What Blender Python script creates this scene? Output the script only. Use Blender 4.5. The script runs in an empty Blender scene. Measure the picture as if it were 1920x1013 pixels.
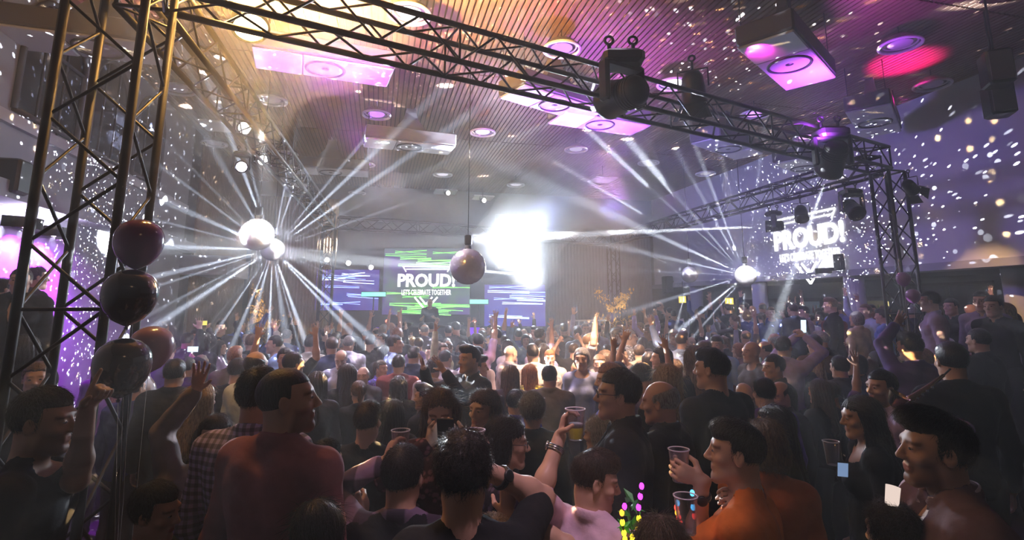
import bpy, math, random
import numpy as np
from mathutils import Vector, Matrix, Euler

SC = bpy.context.scene
COL = SC.collection
RNG = random.Random(7)
PI = math.pi
D2R = PI / 180

# ------------------------------------------------------------------ camera
W, H, FPX = 1920, 1013, 1000.0
CAMZ, PITCH, HORIZON = 2.2, 10 * D2R, 575.0
CV = HORIZON - FPX * math.tan(PITCH)
cam_data = bpy.data.cameras.new('camera')
cam = bpy.data.objects.new('camera', cam_data)
COL.objects.link(cam)
SC.camera = cam
cam.location = (0, 0, CAMZ)
cam.rotation_euler = (PI / 2 + PITCH, 0, 0)
cam_data.sensor_width = 36
cam_data.lens = 36 * FPX / W
cam_data.shift_y = -(H / 2 - CV) / W
cam_data.clip_end = 200

def ray(u, v):
    x = (u - W / 2) / FPX
    yc = (CV - v) / FPX
    c, s = math.cos(PITCH), math.sin(PITCH)
    d = Vector((x, c - yc * s, s + yc * c))
    return d / d.y

def P(u, v, y):
    """the point seen at pixel (u, v) that lies y metres in front of the camera"""
    return Vector((0, 0, CAMZ)) + ray(u, v) * y

def PZ(u, v, z):
    """the point seen at pixel (u, v) at height z"""
    d = ray(u, v)
    return Vector((0, 0, CAMZ)) + d * ((z - CAMZ) / d.z)

# room frame: a runs from the camera to the stage, b to the right
RYAW = math.atan2(.24, .97)
AX = Vector((-math.sin(RYAW), math.cos(RYAW), 0))
BX = Vector((math.cos(RYAW), math.sin(RYAW), 0))
def RM(a, b, z=0): return AX * a + BX * b + Vector((0, 0, z))
def AB(p): return p.x * AX.x + p.y * AX.y, p.x * BX.x + p.y * BX.y

# ------------------------------------------------------------------ materials
def mat(name):
    m = bpy.data.materials.new(name)
    m.use_nodes = True
    nt = m.node_tree
    return m, nt, nt.nodes['Principled BSDF']

def simple(name, col, rough=.5, metal=0., emit=None, estr=0., noise=0., nscale=20., bump=0.):
    m, nt, b = mat(name)
    b.inputs['Base Color'].default_value = (*col, 1)
    b.inputs['Roughness'].default_value = rough
    b.inputs['Metallic'].default_value = metal
    if emit:
        b.inputs['Emission Color'].default_value = (*emit, 1)
        b.inputs['Emission Strength'].default_value = estr
    if noise or bump:
        tc = nt.nodes.new('ShaderNodeTexCoord')
        n = nt.nodes.new('ShaderNodeTexNoise')
        n.inputs['Scale'].default_value = nscale
        n.inputs['Detail'].default_value = 4
        nt.links.new(tc.outputs['Object'], n.inputs['Vector'])
        if noise:
            mx = nt.nodes.new('ShaderNodeMix'); mx.data_type = 'RGBA'
            mx.inputs[6].default_value = (*[c * (1 - noise) for c in col], 1)
            mx.inputs[7].default_value = (*[min(1, c * (1 + noise)) for c in col], 1)
            nt.links.new(n.outputs['Fac'], mx.inputs[0])
            nt.links.new(mx.outputs[2], b.inputs['Base Color'])
        if bump:
            bp = nt.nodes.new('ShaderNodeBump'); bp.inputs['Strength'].default_value = bump
            bp.inputs['Distance'].default_value = .01
            nt.links.new(n.outputs['Fac'], bp.inputs['Height'])
            nt.links.new(bp.outputs['Normal'], b.inputs['Normal'])
    return m

def tinted(name, rough, kind):
    """a material whose colour is the object's own colour"""
    m, nt, b = mat(name)
    N, L = nt.nodes, nt.links
    b.inputs['Roughness'].default_value = rough
    oi = N.new('ShaderNodeObjectInfo')
    tc = N.new('ShaderNodeTexCoord')
    out = oi.outputs['Color']
    def mul(c1, c2):
        x = N.new('ShaderNodeMix'); x.data_type = 'RGBA'; x.blend_type = 'MULTIPLY'
        x.inputs[0].default_value = 1
        L.new(c1, x.inputs[6]); L.new(c2, x.inputs[7])
        return x.outputs[2]
    def ramp(fac, lo, hi, p0=0., p1=1.):
        r = N.new('ShaderNodeValToRGB')
        r.color_ramp.elements[0].position = p0; r.color_ramp.elements[1].position = p1
        r.color_ramp.elements[0].color = (lo, lo, lo, 1); r.color_ramp.elements[1].color = (hi, hi, hi, 1)
        L.new(fac, r.inputs[0]); return r.outputs[0]
    def bump(h, s, d=.01):
        bp = N.new('ShaderNodeBump'); bp.inputs['Strength'].default_value = s; bp.inputs['Distance'].default_value = d
        L.new(h, bp.inputs['Height']); L.new(bp.outputs['Normal'], b.inputs['Normal'])
    if kind == 'skin':
        at = N.new('ShaderNodeAttribute'); at.attribute_name = 'tint'
        out = mul(out, at.outputs['Color'])
        b.inputs['Specular IOR Level'].default_value = .35
    elif kind == 'hair':
        mp = N.new('ShaderNodeMapping'); mp.inputs['Scale'].default_value = (160, 160, 22)
        L.new(tc.outputs['Object'], mp.inputs['Vector'])
        n = N.new('ShaderNodeTexNoise'); n.inputs['Scale'].default_value = 1; n.inputs['Detail'].default_value = 3
        L.new(mp.outputs[0], n.inputs['Vector'])
        out = mul(out, ramp(n.outputs['Fac'], .35, 1.5, .3, .7))
        bump(n.outputs['Fac'], .8, .006)
        b.inputs['Specular IOR Level'].default_value = .4
    elif kind == 'cloth':
        n = N.new('ShaderNodeTexNoise'); n.inputs['Scale'].default_value = 9; n.inputs['Detail'].default_value = 5
        L.new(tc.outputs['Object'], n.inputs['Vector'])
        out = mul(out, ramp(n.outputs['Fac'], .8, 1.15, .3, .7))
        bump(n.outputs['Fac'], .5, .02)
        b.inputs['Specular IOR Level'].default_value = .2
    elif kind in ('plaid', 'gingham', 'floral'):
        if kind == 'floral':
            vz = N.new('ShaderNodeTexVoronoi'); vz.inputs['Scale'].default_value = 28
            L.new(tc.outputs['Object'], vz.inputs['Vector'])
            out = mul(out, ramp(vz.outputs['Distance'], 3.5, .6, .25, .45))
        else:
            fs = (13, 9) if kind == 'plaid' else (62, 62)
            for axis, f in zip(('X', 'Z'), fs):
                w = N.new('ShaderNodeTexWave'); w.bands_direction = axis
                w.inputs['Scale'].default_value = f / 3.14 * .5
                L.new(tc.outputs['Object'], w.inputs['Vector'])
                out = mul(out, ramp(w.outputs['Fac'], .32 if kind == 'plaid' else .55, 1.15, .42, .58))
        b.inputs['Specular IOR Level'].default_value = .2
    L.new(out, b.inputs['Base Color'])
    return m

M = {}
M['skin'] = tinted('skin', .45, 'skin')
M['hair'] = tinted('hair', .42, 'hair')
M['cloth'] = tinted('cloth', .85, 'cloth')
M['plaid'] = tinted('plaid cloth', .85, 'plaid')
M['gingham'] = tinted('checked cloth', .85, 'gingham')
M['floral'] = tinted('speckled cloth', .85, 'floral')
M['trousers'] = simple('dark trousers', (.02, .022, .03), .9, noise=.3)
M['shoe'] = simple('shoe leather', (.015, .012, .01), .4)
M['black_metal'] = simple('black painted metal', (.018, .018, .02), .38, .5, noise=.3, nscale=60)
M['alu'] = simple('dark anodised truss', (.016, .015, .018), .45, .2, noise=.2, nscale=40)
M['steel'] = simple('bright steel', (.55, .55, .58), .22, 1)
M['black_plastic'] = simple('black plastic', (.012, .012, .014), .42)
M['white_panel'] = simple('white panel', (.72, .72, .74), .55, noise=.06, nscale=8)
M['grey_panel'] = simple('grey housing', (.12, .11, .12), .6)
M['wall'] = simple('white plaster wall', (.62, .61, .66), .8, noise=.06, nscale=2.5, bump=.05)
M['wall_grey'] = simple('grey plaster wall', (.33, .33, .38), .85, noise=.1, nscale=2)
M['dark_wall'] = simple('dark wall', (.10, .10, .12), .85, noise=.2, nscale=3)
M['floor'] = simple('dark floor', (.055, .045, .05), .35, noise=.25, nscale=3)
M['wood'] = simple('brown ceiling slat', (.15, .082, .048), .6, noise=.35, nscale=5)
M['void'] = simple('black void above slats', (.02, .014, .01), .9)
M['curtain'] = simple('brown curtain', (.24, .15, .085), .9, noise=.2, nscale=6)
M['stage'] = simple('black stage cloth', (.02, .02, .025), .9, noise=.3, nscale=12)
M['glass_dark'] = simple('dark window glass', (.02, .02, .03), .12)
M['ball_tiles'] = simple('mirror tile', (.9, .9, .94), .2, .6)
M['chrome'] = simple('mirror', (.92, .92, .95), .04, 1)

def emitter(name, col, s):
    m = bpy.data.materials.new(name); m.use_nodes = True
    nt = m.node_tree
    for n in list(nt.nodes):
        if n.type == 'BSDF_PRINCIPLED': nt.nodes.remove(n)
    e = nt.nodes.new('ShaderNodeEmission')
    e.inputs[0].default_value = (*col, 1); e.inputs[1].default_value = s
    nt.links.new(e.outputs[0], nt.nodes['Material Output'].inputs[0])
    return m

def clear_plastic():
    m = bpy.data.materials.new('clear plastic'); m.use_nodes = True
    nt = m.node_tree
    for n in list(nt.nodes):
        if n.type == 'BSDF_PRINCIPLED': nt.nodes.remove(n)
    t = nt.nodes.new('ShaderNodeBsdfTransparent'); t.inputs[0].default_value = (.9, .88, .92, 1)
    g = nt.nodes.new('ShaderNodeBsdfGlossy'); g.inputs['Roughness'].default_value = .1
    d = nt.nodes.new('ShaderNodeBsdfDiffuse'); d.inputs[0].default_value = (.8, .75, .85, 1)
    lw = nt.nodes.new('ShaderNodeLayerWeight'); lw.inputs[0].default_value = .35
    a = nt.nodes.new('ShaderNodeMixShader'); a.inputs[0].default_value = .5
    b = nt.nodes.new('ShaderNodeMixShader')
    nt.links.new(g.outputs[0], a.inputs[1]); nt.links.new(d.outputs[0], a.inputs[2])
    nt.links.new(lw.outputs['Facing'], b.inputs[0])
    nt.links.new(t.outputs[0], b.inputs[1]); nt.links.new(a.outputs[0], b.inputs[2])
    nt.links.new(b.outputs[0], nt.nodes['Material Output'].inputs[0])
    return m
M['plastic'] = clear_plastic()

# ------------------------------------------------------------------ mesh tools
class MB:
    """collects shapes and links them as ONE mesh object"""
    def __init__(s): s.v = []; s.f = []; s.sm = []
    def raw(s, vs, fs, smooth=False):
        o = len(s.v); s.v += [tuple(x) for x in vs]
        s.f += [tuple(i + o for i in f) for f in fs]; s.sm += [smooth] * len(fs)
        return s
    def box(s, c, size, R=None):
        hx, hy, hz = [q / 2 for q in size]; c = Vector(c)
        vs = [Vector((x, y, z)) for z in (-hz, hz) for y in (-hy, hy) for x in (-hx, hx)]
        if R is not None: vs = [R @ q for q in vs]
        return s.raw([q + c for q in vs], [(0, 2, 3, 1), (4, 5, 7, 6), (0, 1, 5, 4), (2, 6, 7, 3), (0, 4, 6, 2), (1, 3, 7, 5)])
    def bbox(s, c, size, bev=.01, R=None):
        """box with chamfered vertical and horizontal edges"""
        hx, hy, hz = [q / 2 for q in size]; c = Vector(c); e = min(bev, hx * .9, hy * .9, hz * .9)
        ring = lambda x, y: [(x - e, -y), (x, -y + e), (x, y - e), (x - e, y), (-x + e, y), (-x, y - e), (-x, -y + e), (-x + e, -y)]
        lv = [(ring(hx - e, hy - e), -hz), (ring(hx, hy), -hz + e), (ring(hx, hy), hz - e), (ring(hx - e, hy - e), hz)]
        vs = [Vector((x, y, z)) for r, z in lv for x, y in r]
        if R is not None: vs = [R @ q for q in vs]
        fs = [tuple(reversed(range(8))), tuple(range(24, 32))]
        for l in range(3):
            for i in range(8):
                j = (i + 1) % 8
                fs.append((l * 8 + i, l * 8 + j, l * 8 + 8 + j, l * 8 + 8 + i))
        return s.raw([q + c for q in vs], fs)
    def tube(s, pts, r, n=8, caps=True, r1=None):
        pts = [Vector(p) for p in pts]; k = len(pts)
        rs = [r if r1 is None else r + (r1 - r) * i / (k - 1) for i in range(k)] if not isinstance(r, (list, tuple)) else r
        vs = []; u = None
        for i, p in enumerate(pts):
            t = (pts[min(i + 1, k - 1)] - pts[max(i - 1, 0)]).normalized()
            if u is None: u = t.orthogonal().normalized()
            u = (u - t * u.dot(t)).normalized(); w = t.cross(u)
            vs += [p + (u * math.cos(2 * PI * j / n) + w * math.sin(2 * PI * j / n)) * rs[i] for j in range(n)]
        fs = [(i * n + j, i * n + (j + 1) % n, (i + 1) * n + (j + 1) % n, (i + 1) * n + j) for i in range(k - 1) for j in range(n)]
        s.raw(vs, fs, True)
        if caps:
            o = len(s.v) - len(vs)
            s.f += [tuple(o + j for j in reversed(range(n))), tuple(o + (k - 1) * n + j for j in range(n))]; s.sm += [False, False]
        return s
    def lathe(s, prof, c=(0, 0, 0), n=24, R=None, smooth=True, closed=False):
        c = Vector(c); vs = []
        for r, z in prof:
            for j in range(n):
                q = Vector((r * math.cos(2 * PI * j / n), r * math.sin(2 * PI * j / n), z))
                if R is not None: q = R @ q
                vs.append(q + c)
        k = len(prof)
        fs = [(i * n + j, i * n + (j + 1) % n, (i + 1) * n + (j + 1) % n, (i + 1) * n + j) for i in range(k - 1) for j in range(n)]
        if closed: fs += [tuple(reversed(range(n))), tuple((k - 1) * n + j for j in range(n))]
        return s.raw(vs, fs, smooth)
    def sphere(s, c, r, n=16, m=10, R=None):
        r = Vector(r) if hasattr(r, '__len__') else Vector((r, r, r)); c = Vector(c)
        vs = []
        for i in range(m + 1):
            t = PI * i / m
            for j in range(n):
                q = Vector((r.x * math.sin(t) * math.cos(2 * PI * j / n), r.y * math.sin(t) * math.sin(2 * PI * j / n), -r.z * math.cos(t)))
                if R is not None: q = R @ q
                vs.append(q + c)
        fs = [(i * n + j, i * n + (j + 1) % n, (i + 1) * n + (j + 1) % n, (i + 1) * n + j) for i in range(m) for j in range(n)]
        return s.raw(vs, fs, True)
    def torus(s, c, R0, r, n=24, m=8, R=None):
        c = Vector(c); vs = []
        for i in range(n):
            a = 2 * PI * i / n
            for j in range(m):
                b = 2 * PI * j / m
                q = Vector(((R0 + r * math.cos(b)) * math.cos(a), (R0 + r * math.cos(b)) * math.sin(a), r * math.sin(b)))
                if R is not None: q = R @ q
                vs.append(q + c)
        fs = [(i * m + j, ((i + 1) % n) * m + j, ((i + 1) % n) * m + (j + 1) % m, i * m + (j + 1) % m) for i in range(n) for j in range(m)]
        return s.raw(vs, fs, True)
    def mesh(s, name):
        me = bpy.data.meshes.new(name)
        me.from_pydata(s.v, [], s.f)
        me.polygons.foreach_set('use_smooth', s.sm)
        me.update()
        return me
    def build(s, name, m, parent=None):
        me = s.mesh(name); me.materials.append(m)
        return link(name, me, parent)

def link(name, data, parent=None):
    o = bpy.data.objects.new(name, data); COL.objects.link(o)
    if parent is not None: o.parent = parent
    return o
def tag(o, label, cat, group=None, kind=None):
    o['label'] = label; o['category'] = cat
    if group: o['group'] = group
    if kind: o['kind'] = kind
    return o
def thing(name, label, cat, loc=(0, 0, 0), rz=0, group=None):
    o = link(name, None); o.location = loc; o.rotation_euler = (0, 0, rz)
    return tag(o, label, cat, group)
def struct(o): o['kind'] = 'structure'; return o
def copy_tree(o, parent=None):
    c = o.copy(); COL.objects.link(c)
    if parent is not None: c.parent = parent
    for ch in list(o.children): copy_tree(ch, c)
    return c
def rot_to(d, up=Vector((0, 0, 1))):
    """rotation whose local -Z looks along d"""
    return Vector(d).to_track_quat('-Z', 'Y')

def arr_mesh(name, V, Q, tint=None):
    me = bpy.data.meshes.new(name)
    nv, nq = len(V), len(Q)
    me.vertices.add(nv); me.vertices.foreach_set('co', np.ascontiguousarray(V, np.float32).ravel())
    me.loops.add(nq * 4); me.loops.foreach_set('vertex_index', np.ascontiguousarray(Q, np.int32).ravel())
    me.polygons.add(nq)
    me.polygons.foreach_set('loop_start', np.arange(0, nq * 4, 4, dtype=np.int32))
    me.polygons.foreach_set('use_smooth', np.ones(nq, bool))
    if tint is not None:
        a = me.attributes.new('tint', 'FLOAT_COLOR', 'POINT')
        a.data.foreach_set('color', np.concatenate([tint, np.ones((nv, 1))], 1).astype(np.float32).ravel())
    me.update(calc_edges=True)
    return me
# ------------------------------------------------------------------ people: signed distance fields turned into one skin
f4 = np.float32
class Field:
    def __init__(s, lo, hi, h):
        s.h = h; s.lo = np.array(lo, float)
        s.n = np.ceil((np.array(hi) - s.lo) / h).astype(int) + 1
        s.D = np.full(s.n, .5, f4)
        s.ax = [(s.lo[i] + np.arange(s.n[i]) * h).astype(f4) for i in range(3)]
    def sl(s, lo, hi):
        a = np.clip(np.floor((np.array(lo) - s.lo) / s.h).astype(int), 0, s.n)
        b = np.clip(np.ceil((np.array(hi) - s.lo) / s.h).astype(int) + 1, 0, s.n)
        if (b <= a).any(): return None, None
        q = tuple(slice(a[i], b[i]) for i in range(3))
        return q, (s.ax[0][q[0]][:, None, None], s.ax[1][q[1]][None, :, None], s.ax[2][q[2]][None, None, :])
    def put(s, q, d, k, op):
        c = s.D[q]
        if op == 'u':
            h = np.clip(.5 + .5 * (c - d) / k, 0, 1); s.D[q] = c * (1 - h) + d * h - k * h * (1 - h)
        else:
            d = -d
            h = np.clip(.5 - .5 * (c - d) / k, 0, 1); s.D[q] = c * (1 - h) + d * h + k * h * (1 - h)
    def cap(s, a, b, r1, r2=None, k=.02, op='u', flat=None, f=1.):
        r2 = r1 if r2 is None else r2
        a = np.array(a, float); b = np.array(b, float); m = k + 2.5 * s.h; rr = max(r1, r2) * max(1, f)
        q, XYZ = s.sl(np.minimum(a, b) - rr - m, np.maximum(a, b) + rr + m)
        if q is None: return
        X, Y, Z = XYZ; ab = b - a; L2 = max(ab @ ab, 1e-9)
        t = np.clip(((X - a[0]) * ab[0] + (Y - a[1]) * ab[1] + (Z - a[2]) * ab[2]) / L2, 0, 1)
        dx = X - (a[0] + t * ab[0]); dy = Y - (a[1] + t * ab[1]); dz = Z - (a[2] + t * ab[2])
        e = dx * dx + dy * dy + dz * dz
        if flat is not None:
            n = dx * flat[0] + dy * flat[1] + dz * flat[2]
            e = np.maximum(e - n * n + (n / f) ** 2, 0)
        s.put(q, (np.sqrt(e) - (r1 + (r2 - r1) * t)).astype(f4), k, op)
    def ell(s, c, r, R=None, k=.03, op='u'):
        c = np.array(c, float); r = np.array(r, float); rr = r.max() if R is not None else r; m = k + 2.5 * s.h
        q, XYZ = s.sl(c - rr - m, c + rr + m)
        if q is None: return
        X, Y, Z = [XYZ[i] - c[i] for i in range(3)]
        if R is not None: X, Y, Z = [R[0][i] * X + R[1][i] * Y + R[2][i] * Z for i in range(3)]
        s.put(q, ell_d(X, Y, Z, r).astype(f4), k, op)
def ell_d(X, Y, Z, r):
    k0 = np.sqrt((X / r[0]) ** 2 + (Y / r[1]) ** 2 + (Z / r[2]) ** 2)
    k1 = np.sqrt((X / r[0] ** 2) ** 2 + (Y / r[1] ** 2) ** 2 + (Z / r[2] ** 2) ** 2)
    return k0 * (k0 - 1) / np.maximum(k1, 1e-6)

def nets(F):
    D = F.D; s = D < 0
    nx, ny, nz = D.shape
    cnt = np.zeros((nx - 1, ny - 1, nz - 1), np.int8)
    for i in (0, 1):
        for j in (0, 1):
            for k in (0, 1): cnt += s[i:nx - 1 + i, j:ny - 1 + j, k:nz - 1 + k]
    I, J, K = np.nonzero((cnt > 0) & (cnt < 8))
    idx = np.full(cnt.shape, -1, np.int32); idx[I, J, K] = np.arange(len(I))
    S = np.zeros((len(I), 3)); C = np.zeros(len(I))
    for ax in range(3):
        o1, o2 = [x for x in range(3) if x != ax]
        for p in (0, 1):
            for q in (0, 1):
                o = [0, 0, 0]; o[o1] = p; o[o2] = q; e = list(o); e[ax] = 1
                A = D[I + o[0], J + o[1], K + o[2]]; B = D[I + e[0], J + e[1], K + e[2]]
                m = (A < 0) != (B < 0)
                t = np.where(m, A / np.where(m, A - B, 1), 0)
                add = np.array(o, float)[None].repeat(len(I), 0); add[:, ax] = t
                S[m] += add[m]; C[m] += 1
    V = (np.stack([I, J, K], 1) + S / C[:, None]) * F.h + F.lo
    Q = []
    for ax in range(3):
        o1, o2 = [(1, 2), (2, 0), (0, 1)][ax]
        a = [slice(None)] * 3; b = [slice(None)] * 3
        a[ax] = slice(0, -1); b[ax] = slice(1, None)
        for x in (o1, o2): a[x] = slice(1, -1); b[x] = slice(1, -1)
        A = s[tuple(a)]; B = s[tuple(b)]
        for flip, msk in ((False, A & ~B), (True, ~A & B)):
            g = list(np.nonzero(msk))
            g[o1] = g[o1] + 1; g[o2] = g[o2] + 1
            def cid(d1, d2):
                h = list(g); h[o1] = g[o1] + d1; h[o2] = g[o2] + d2
                return idx[h[0], h[1], h[2]]
            c = [cid(-1, -1), cid(0, -1), cid(0, 0), cid(-1, 0)]
            if flip: c = c[::-1]
            Q.append(np.stack(c, 1))
    return V, np.concatenate(Q)

def nz(v):
    v = np.array(v, float); return v / max(np.linalg.norm(v), 1e-9)
def rotm(yaw, pitch, roll=0):
    """columns are right, forward, up; yaw to the right, pitch up (degrees)"""
    return np.array((Matrix.Rotation(-yaw * D2R, 3, 'Z') @ Matrix.Rotation(pitch * D2R, 3, 'X') @ Matrix.Rotation(roll * D2R, 3, 'Y')))
_ns = np.random.RandomState(3)
_nd = _ns.normal(size=(10, 3)); _np = _ns.uniform(0, 6.28, 10)
def wob(X, Y, Z, f, n=6):
    o = 0
    for i in range(n):
        d = _nd[i] * f * (1 + .25 * i)
        o = o + np.sin(X * d[0] + Y * d[1] + Z * d[2] + _np[i])
    return o / n

# default joints of a 1.75 m figure that faces +y; side -1 is the left, +1 the right
def skeleton(sex='m', arms=None, hy=0, hp=0, hroll=0, lean=(0, 0), build=1.):
    sw = (.178 if sex == 'm' else .152) * build
    T = rotm(0, -lean[0], lean[1]); piv = np.array((0, 0, .95))
    up = lambda p: piv + T @ (np.array(p, float) - piv)
    k = dict(sex=sex, build=build, T=T, up=up, sw=sw)
    k['neck'] = up((0, -.015, 1.47))
    k['hc'] = up((0, .016, 1.645))
    k['Rh'] = T @ rotm(hy, hp, hroll)
    k['arm'] = {}
    for sd in (-1, 1):
        sh = up((sd * sw, -.012, 1.425))
        a = (arms or {}).get(sd) or dict(pose='down')
        pose = a.get('pose')
        if 'to' in a:      # reach for a point with the wrist
            t = np.array(a['to'], float)
            pole = nz(a.get('pole', (sd * .8, -.3, -.6)))
            d = t - sh; L = np.linalg.norm(d); l1, l2 = .295, .265
            if L > (l1 + l2) * .985: d = d / L * (l1 + l2) * .985; L = np.linalg.norm(d)
            if L < .12: d = d / max(L, 1e-6) * .12; L = .12
            t = sh + d; x = (l1 * l1 - l2 * l2 + L * L) / (2 * L)
            h = math.sqrt(max(l1 * l1 - x * x, 0)); e = nz(d); pv = nz(pole - e * (pole @ e))
            el = sh + e * x + pv * h; wr = t
        else:
            u, f = {'down': ((sd * .22, -.05, -1), (sd * .05, .3, -1)),
                    'bent': ((sd * .3, -.05, -1), (-sd * .35, 1, .25)),
                    'up': ((sd * .55, .25, .75), (-sd * .1, .1, 1)),
                    'upout': ((sd * .8, .1, .6), (sd * .35, .05, 1)),
                    'phone': ((sd * .25, .8, -.15), (-sd * .35, .45, .8)),
                    'high': ((sd * .2, .2, 1), (sd * .05, .1, 1))}[pose]
            el = sh + nz(u) * .295; wr = el + nz(f) * .265
        fd = nz(wr - el)
        h = nz(a['h']) if 'h' in a else fd
        n = np.array(a.get('n', (0, 1, .0) if wr[2] > sh[2] else (-sd, .1, 0)), float)
        n = nz(n - h * (n @ h))
        k['arm'][sd] = dict(sh=sh, el=el, wr=wr, h=h, n=n, s=np.cross(h, n) * sd, kind=a.get('hand', 'open' if wr[2] > sh[2] else 'relaxed'))
    return k

def add_hand(F, a, fine):
    w, h, n, s, kind = a['wr'], a['h'], a['n'], a['s'], a['kind']
    F.cap(w - h * .01, w + h * .07, .026, .034, k=.012, flat=n, f=.5)
    curl = dict(open=(4, 6, 6), relaxed=(22, 28, 20), fist=(85, 95, 50), hold=(30, 48, 45), point=(85, 95, 50), phone=(35, 55, 30))[kind]
    for i, (off, ln) in enumerate(((.031, .072), (.0105, .082), (-.0105, .076), (-.031, .060))):
        c = (2, 3, 3) if kind == 'point' and i == 0 else curl
        spread = (.035 if kind in ('open', 'point') else .01) * (1.5 - i) * 4
        p = w + h * .085 + s * off; d0 = nz(h + s * spread * (1 if kind == 'open' else .4)); ang = 0
        r = .0092
        F.cap(w + h * .05 + s * off * .8, p, .011, r, k=.008)
        for seg, frac in enumerate((.46, .3, .24)):
            ang += c[seg] * D2R
            d = d0 * math.cos(ang) + n * math.sin(ang)
            q = p + d * ln * frac
            F.cap(p, q, r, r * .92, k=.0035); p = q; r *= .92
    tb = w + h * .02 + s * .024
    d1 = nz(h * .55 + s * .75 + n * (.25 if kind in ('open', 'relaxed') else .75))
    t1 = tb + d1 * .042
    d2 = nz(h * (.75 if kind != 'fist' else .5) + s * (.55 if kind == 'open' else .1) + n * (.2 if kind in ('open', 'relaxed') else .6))
    F.cap(tb, t1, .015, .0115, k=.01); F.cap(t1, t1 + d2 * .034, .0112, .009, k=.005)

def add_head(F, k, grow=0.):
    c, R = k['hc'], k['Rh']; g = grow
    at = lambda p: c + R @ np.array(p, float)
    w = 1. if k['sex'] == 'm' else .94
    F.ell(at((0, -.017, .034)), (.075 * w + g, .096 + g, .085 + g), R, k=.02)
    F.ell(at((0, .02, -.022)), (.062 * w + g, .070 + g, .088 + g), R, k=.03)
    F.cap(at((-.045 * w, -.0, -.062)), at((-.018, .066, -.095)), .022, .018, k=.03)
    F.cap(at((.045 * w, -.0, -.062)), at((.018, .066, -.095)), .022, .018, k=.03)
    F.cap(at((-.012, .072, -.098)), at((.012, .072, -.098)), .017, k=.02)
    F.cap(at((-.04, .072, .030)), at((.04, .072, .030)), .013, k=.02)
    for sd in (-1, 1):
        F.ell(at((sd * .031, .098, .008)), (.019, .014, .011), R, k=.012, op='s')
        F.ell(at((sd * .031, .079, .008)), (.0135, .0105, .009), R, k=.004)
        F.ell(at((sd * .043, .060, -.020)), (.022, .02, .016), R, k=.02)
        F.ell(at((sd * .078 * w, -.008, -.004)), (.009, .019, .031), R @ rotm(sd * -18, 0), k=.006)
        F.ell(at((sd * .085 * w, -.006, .002)), (.006, .010, .017), R @ rotm(sd * -18, 0), k=.006, op='s')
        F.ell(at((sd * .011, .098, -.027)), (.009, .010, .008), R, k=.006)
    F.cap(at((0, .086, .018)), at((0, .107, -.018)), .008, .0105, k=.010)
    F.ell(at((0, .109, -.022)), (.011, .011, .009), R, k=.006)
    F.cap(at((-.019, .086, -.052)), at((.019, .086, -.052)), .0065, k=.008)
    F.cap(at((-.016, .085, -.064)), at((.016, .085, -.064)), .0075, k=.008)
    F.cap(at((-.022, .094, -.0575)), at((.022, .094, -.0575)), .0035, k=.004, op='s')
    F.cap(k['neck'] + (0, 0, -.03), at((0, -.03, -.055)), .064 if k['sex'] == 'm' else .052, .056 if k['sex'] == 'm' else .046, k=.03)

def add_torso(F, k, g=0.):
    up, b, m = k['up'], k['build'], k['sex'] == 'm'; T = k['T']; sw = k['sw']
    F.ell(up((0, 0, .95)), ((.162 if m else .170) * b + g, .118 * b + g, .14 + g), T, k=.05)
    F.ell(up((0, .004, 1.10)), ((.148 if m else .128) * b + g, .110 * b + g, .17 + g), T, k=.05)
    F.ell(up((0, .0, 1.285)), ((.172 if m else .148) * b + g, .118 * b + g, .18 + g), T, k=.05)
    F.cap(up((-sw * .82, -.015, 1.415)), up((sw * .82, -.015, 1.415)), .058 + g, k=.05)
    for sd in (-1, 1):
        F.cap(up((sd * .02, -.022, 1.50)), up((sd * sw * .8, -.018, 1.435)), .042 + g, .05 + g, k=.03)
        F.ell(k['arm'][sd]['sh'], (.063 + g, .062 + g, .063 + g), None, k=.03)
        if m: F.ell(up((sd * .075, .075, 1.33)), (.08 + g, .045 + g, .06 + g), T, k=.03)
        else: F.ell(up((sd * .07, .092, 1.29)), (.062 + g, .058 + g, .06 + g), T, k=.025)
        F.ell(up((sd * .075, -.075, 1.36)), (.075 + g, .045 + g, .10 + g), T, k=.04)

def add_arm(F, a, g=0., frac=1., b=1.):
    """frac 1 is the whole arm, .45 a short sleeve"""
    sh, el, wr = a['sh'], a['el'], a['wr']
    if frac <= .5:
        e = sh + (el - sh) * frac / .5
        F.cap(sh, e, .054 * b + g, .046 * b + g * 1.3, k=.03); return
    F.cap(sh, el, .054 * b + g, .042 * b + g, k=.03)
    e = el + (wr - el) * (frac - .5) / .5
    F.cap(el, e, .043 * b + g, .043 * b + (.029 - .043 * b) * (frac - .5) / .5 + g, k=.015)
    if frac >= 1 and g == 0: F.ell(el + (wr - el) * .28, (.044 * b,) * 3, None, k=.03)

LEGS = {sd: [np.array(p) for p in ((sd * .09, 0, .92), (sd * .105, .02, .50), (sd * .11, -.015, .09), (sd * .125, .15, .035))] for sd in (-1, 1)}
def add_legs(F, g=0., foot=True):
    for sd in (-1, 1):
        h, kn, an, to = LEGS[sd]
        F.cap(h, kn, .090 + g, .058 + g, k=.03); F.cap(kn, an, .056 + g, .038 + g, k=.02)
        F.ell(kn + (0, -.03, -.13), (.05 + g, .055 + g, .11 + g), None, k=.03)
        if foot: F.cap(an + (0, -.02, -.05), to, .038, .03, k=.02)

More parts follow.
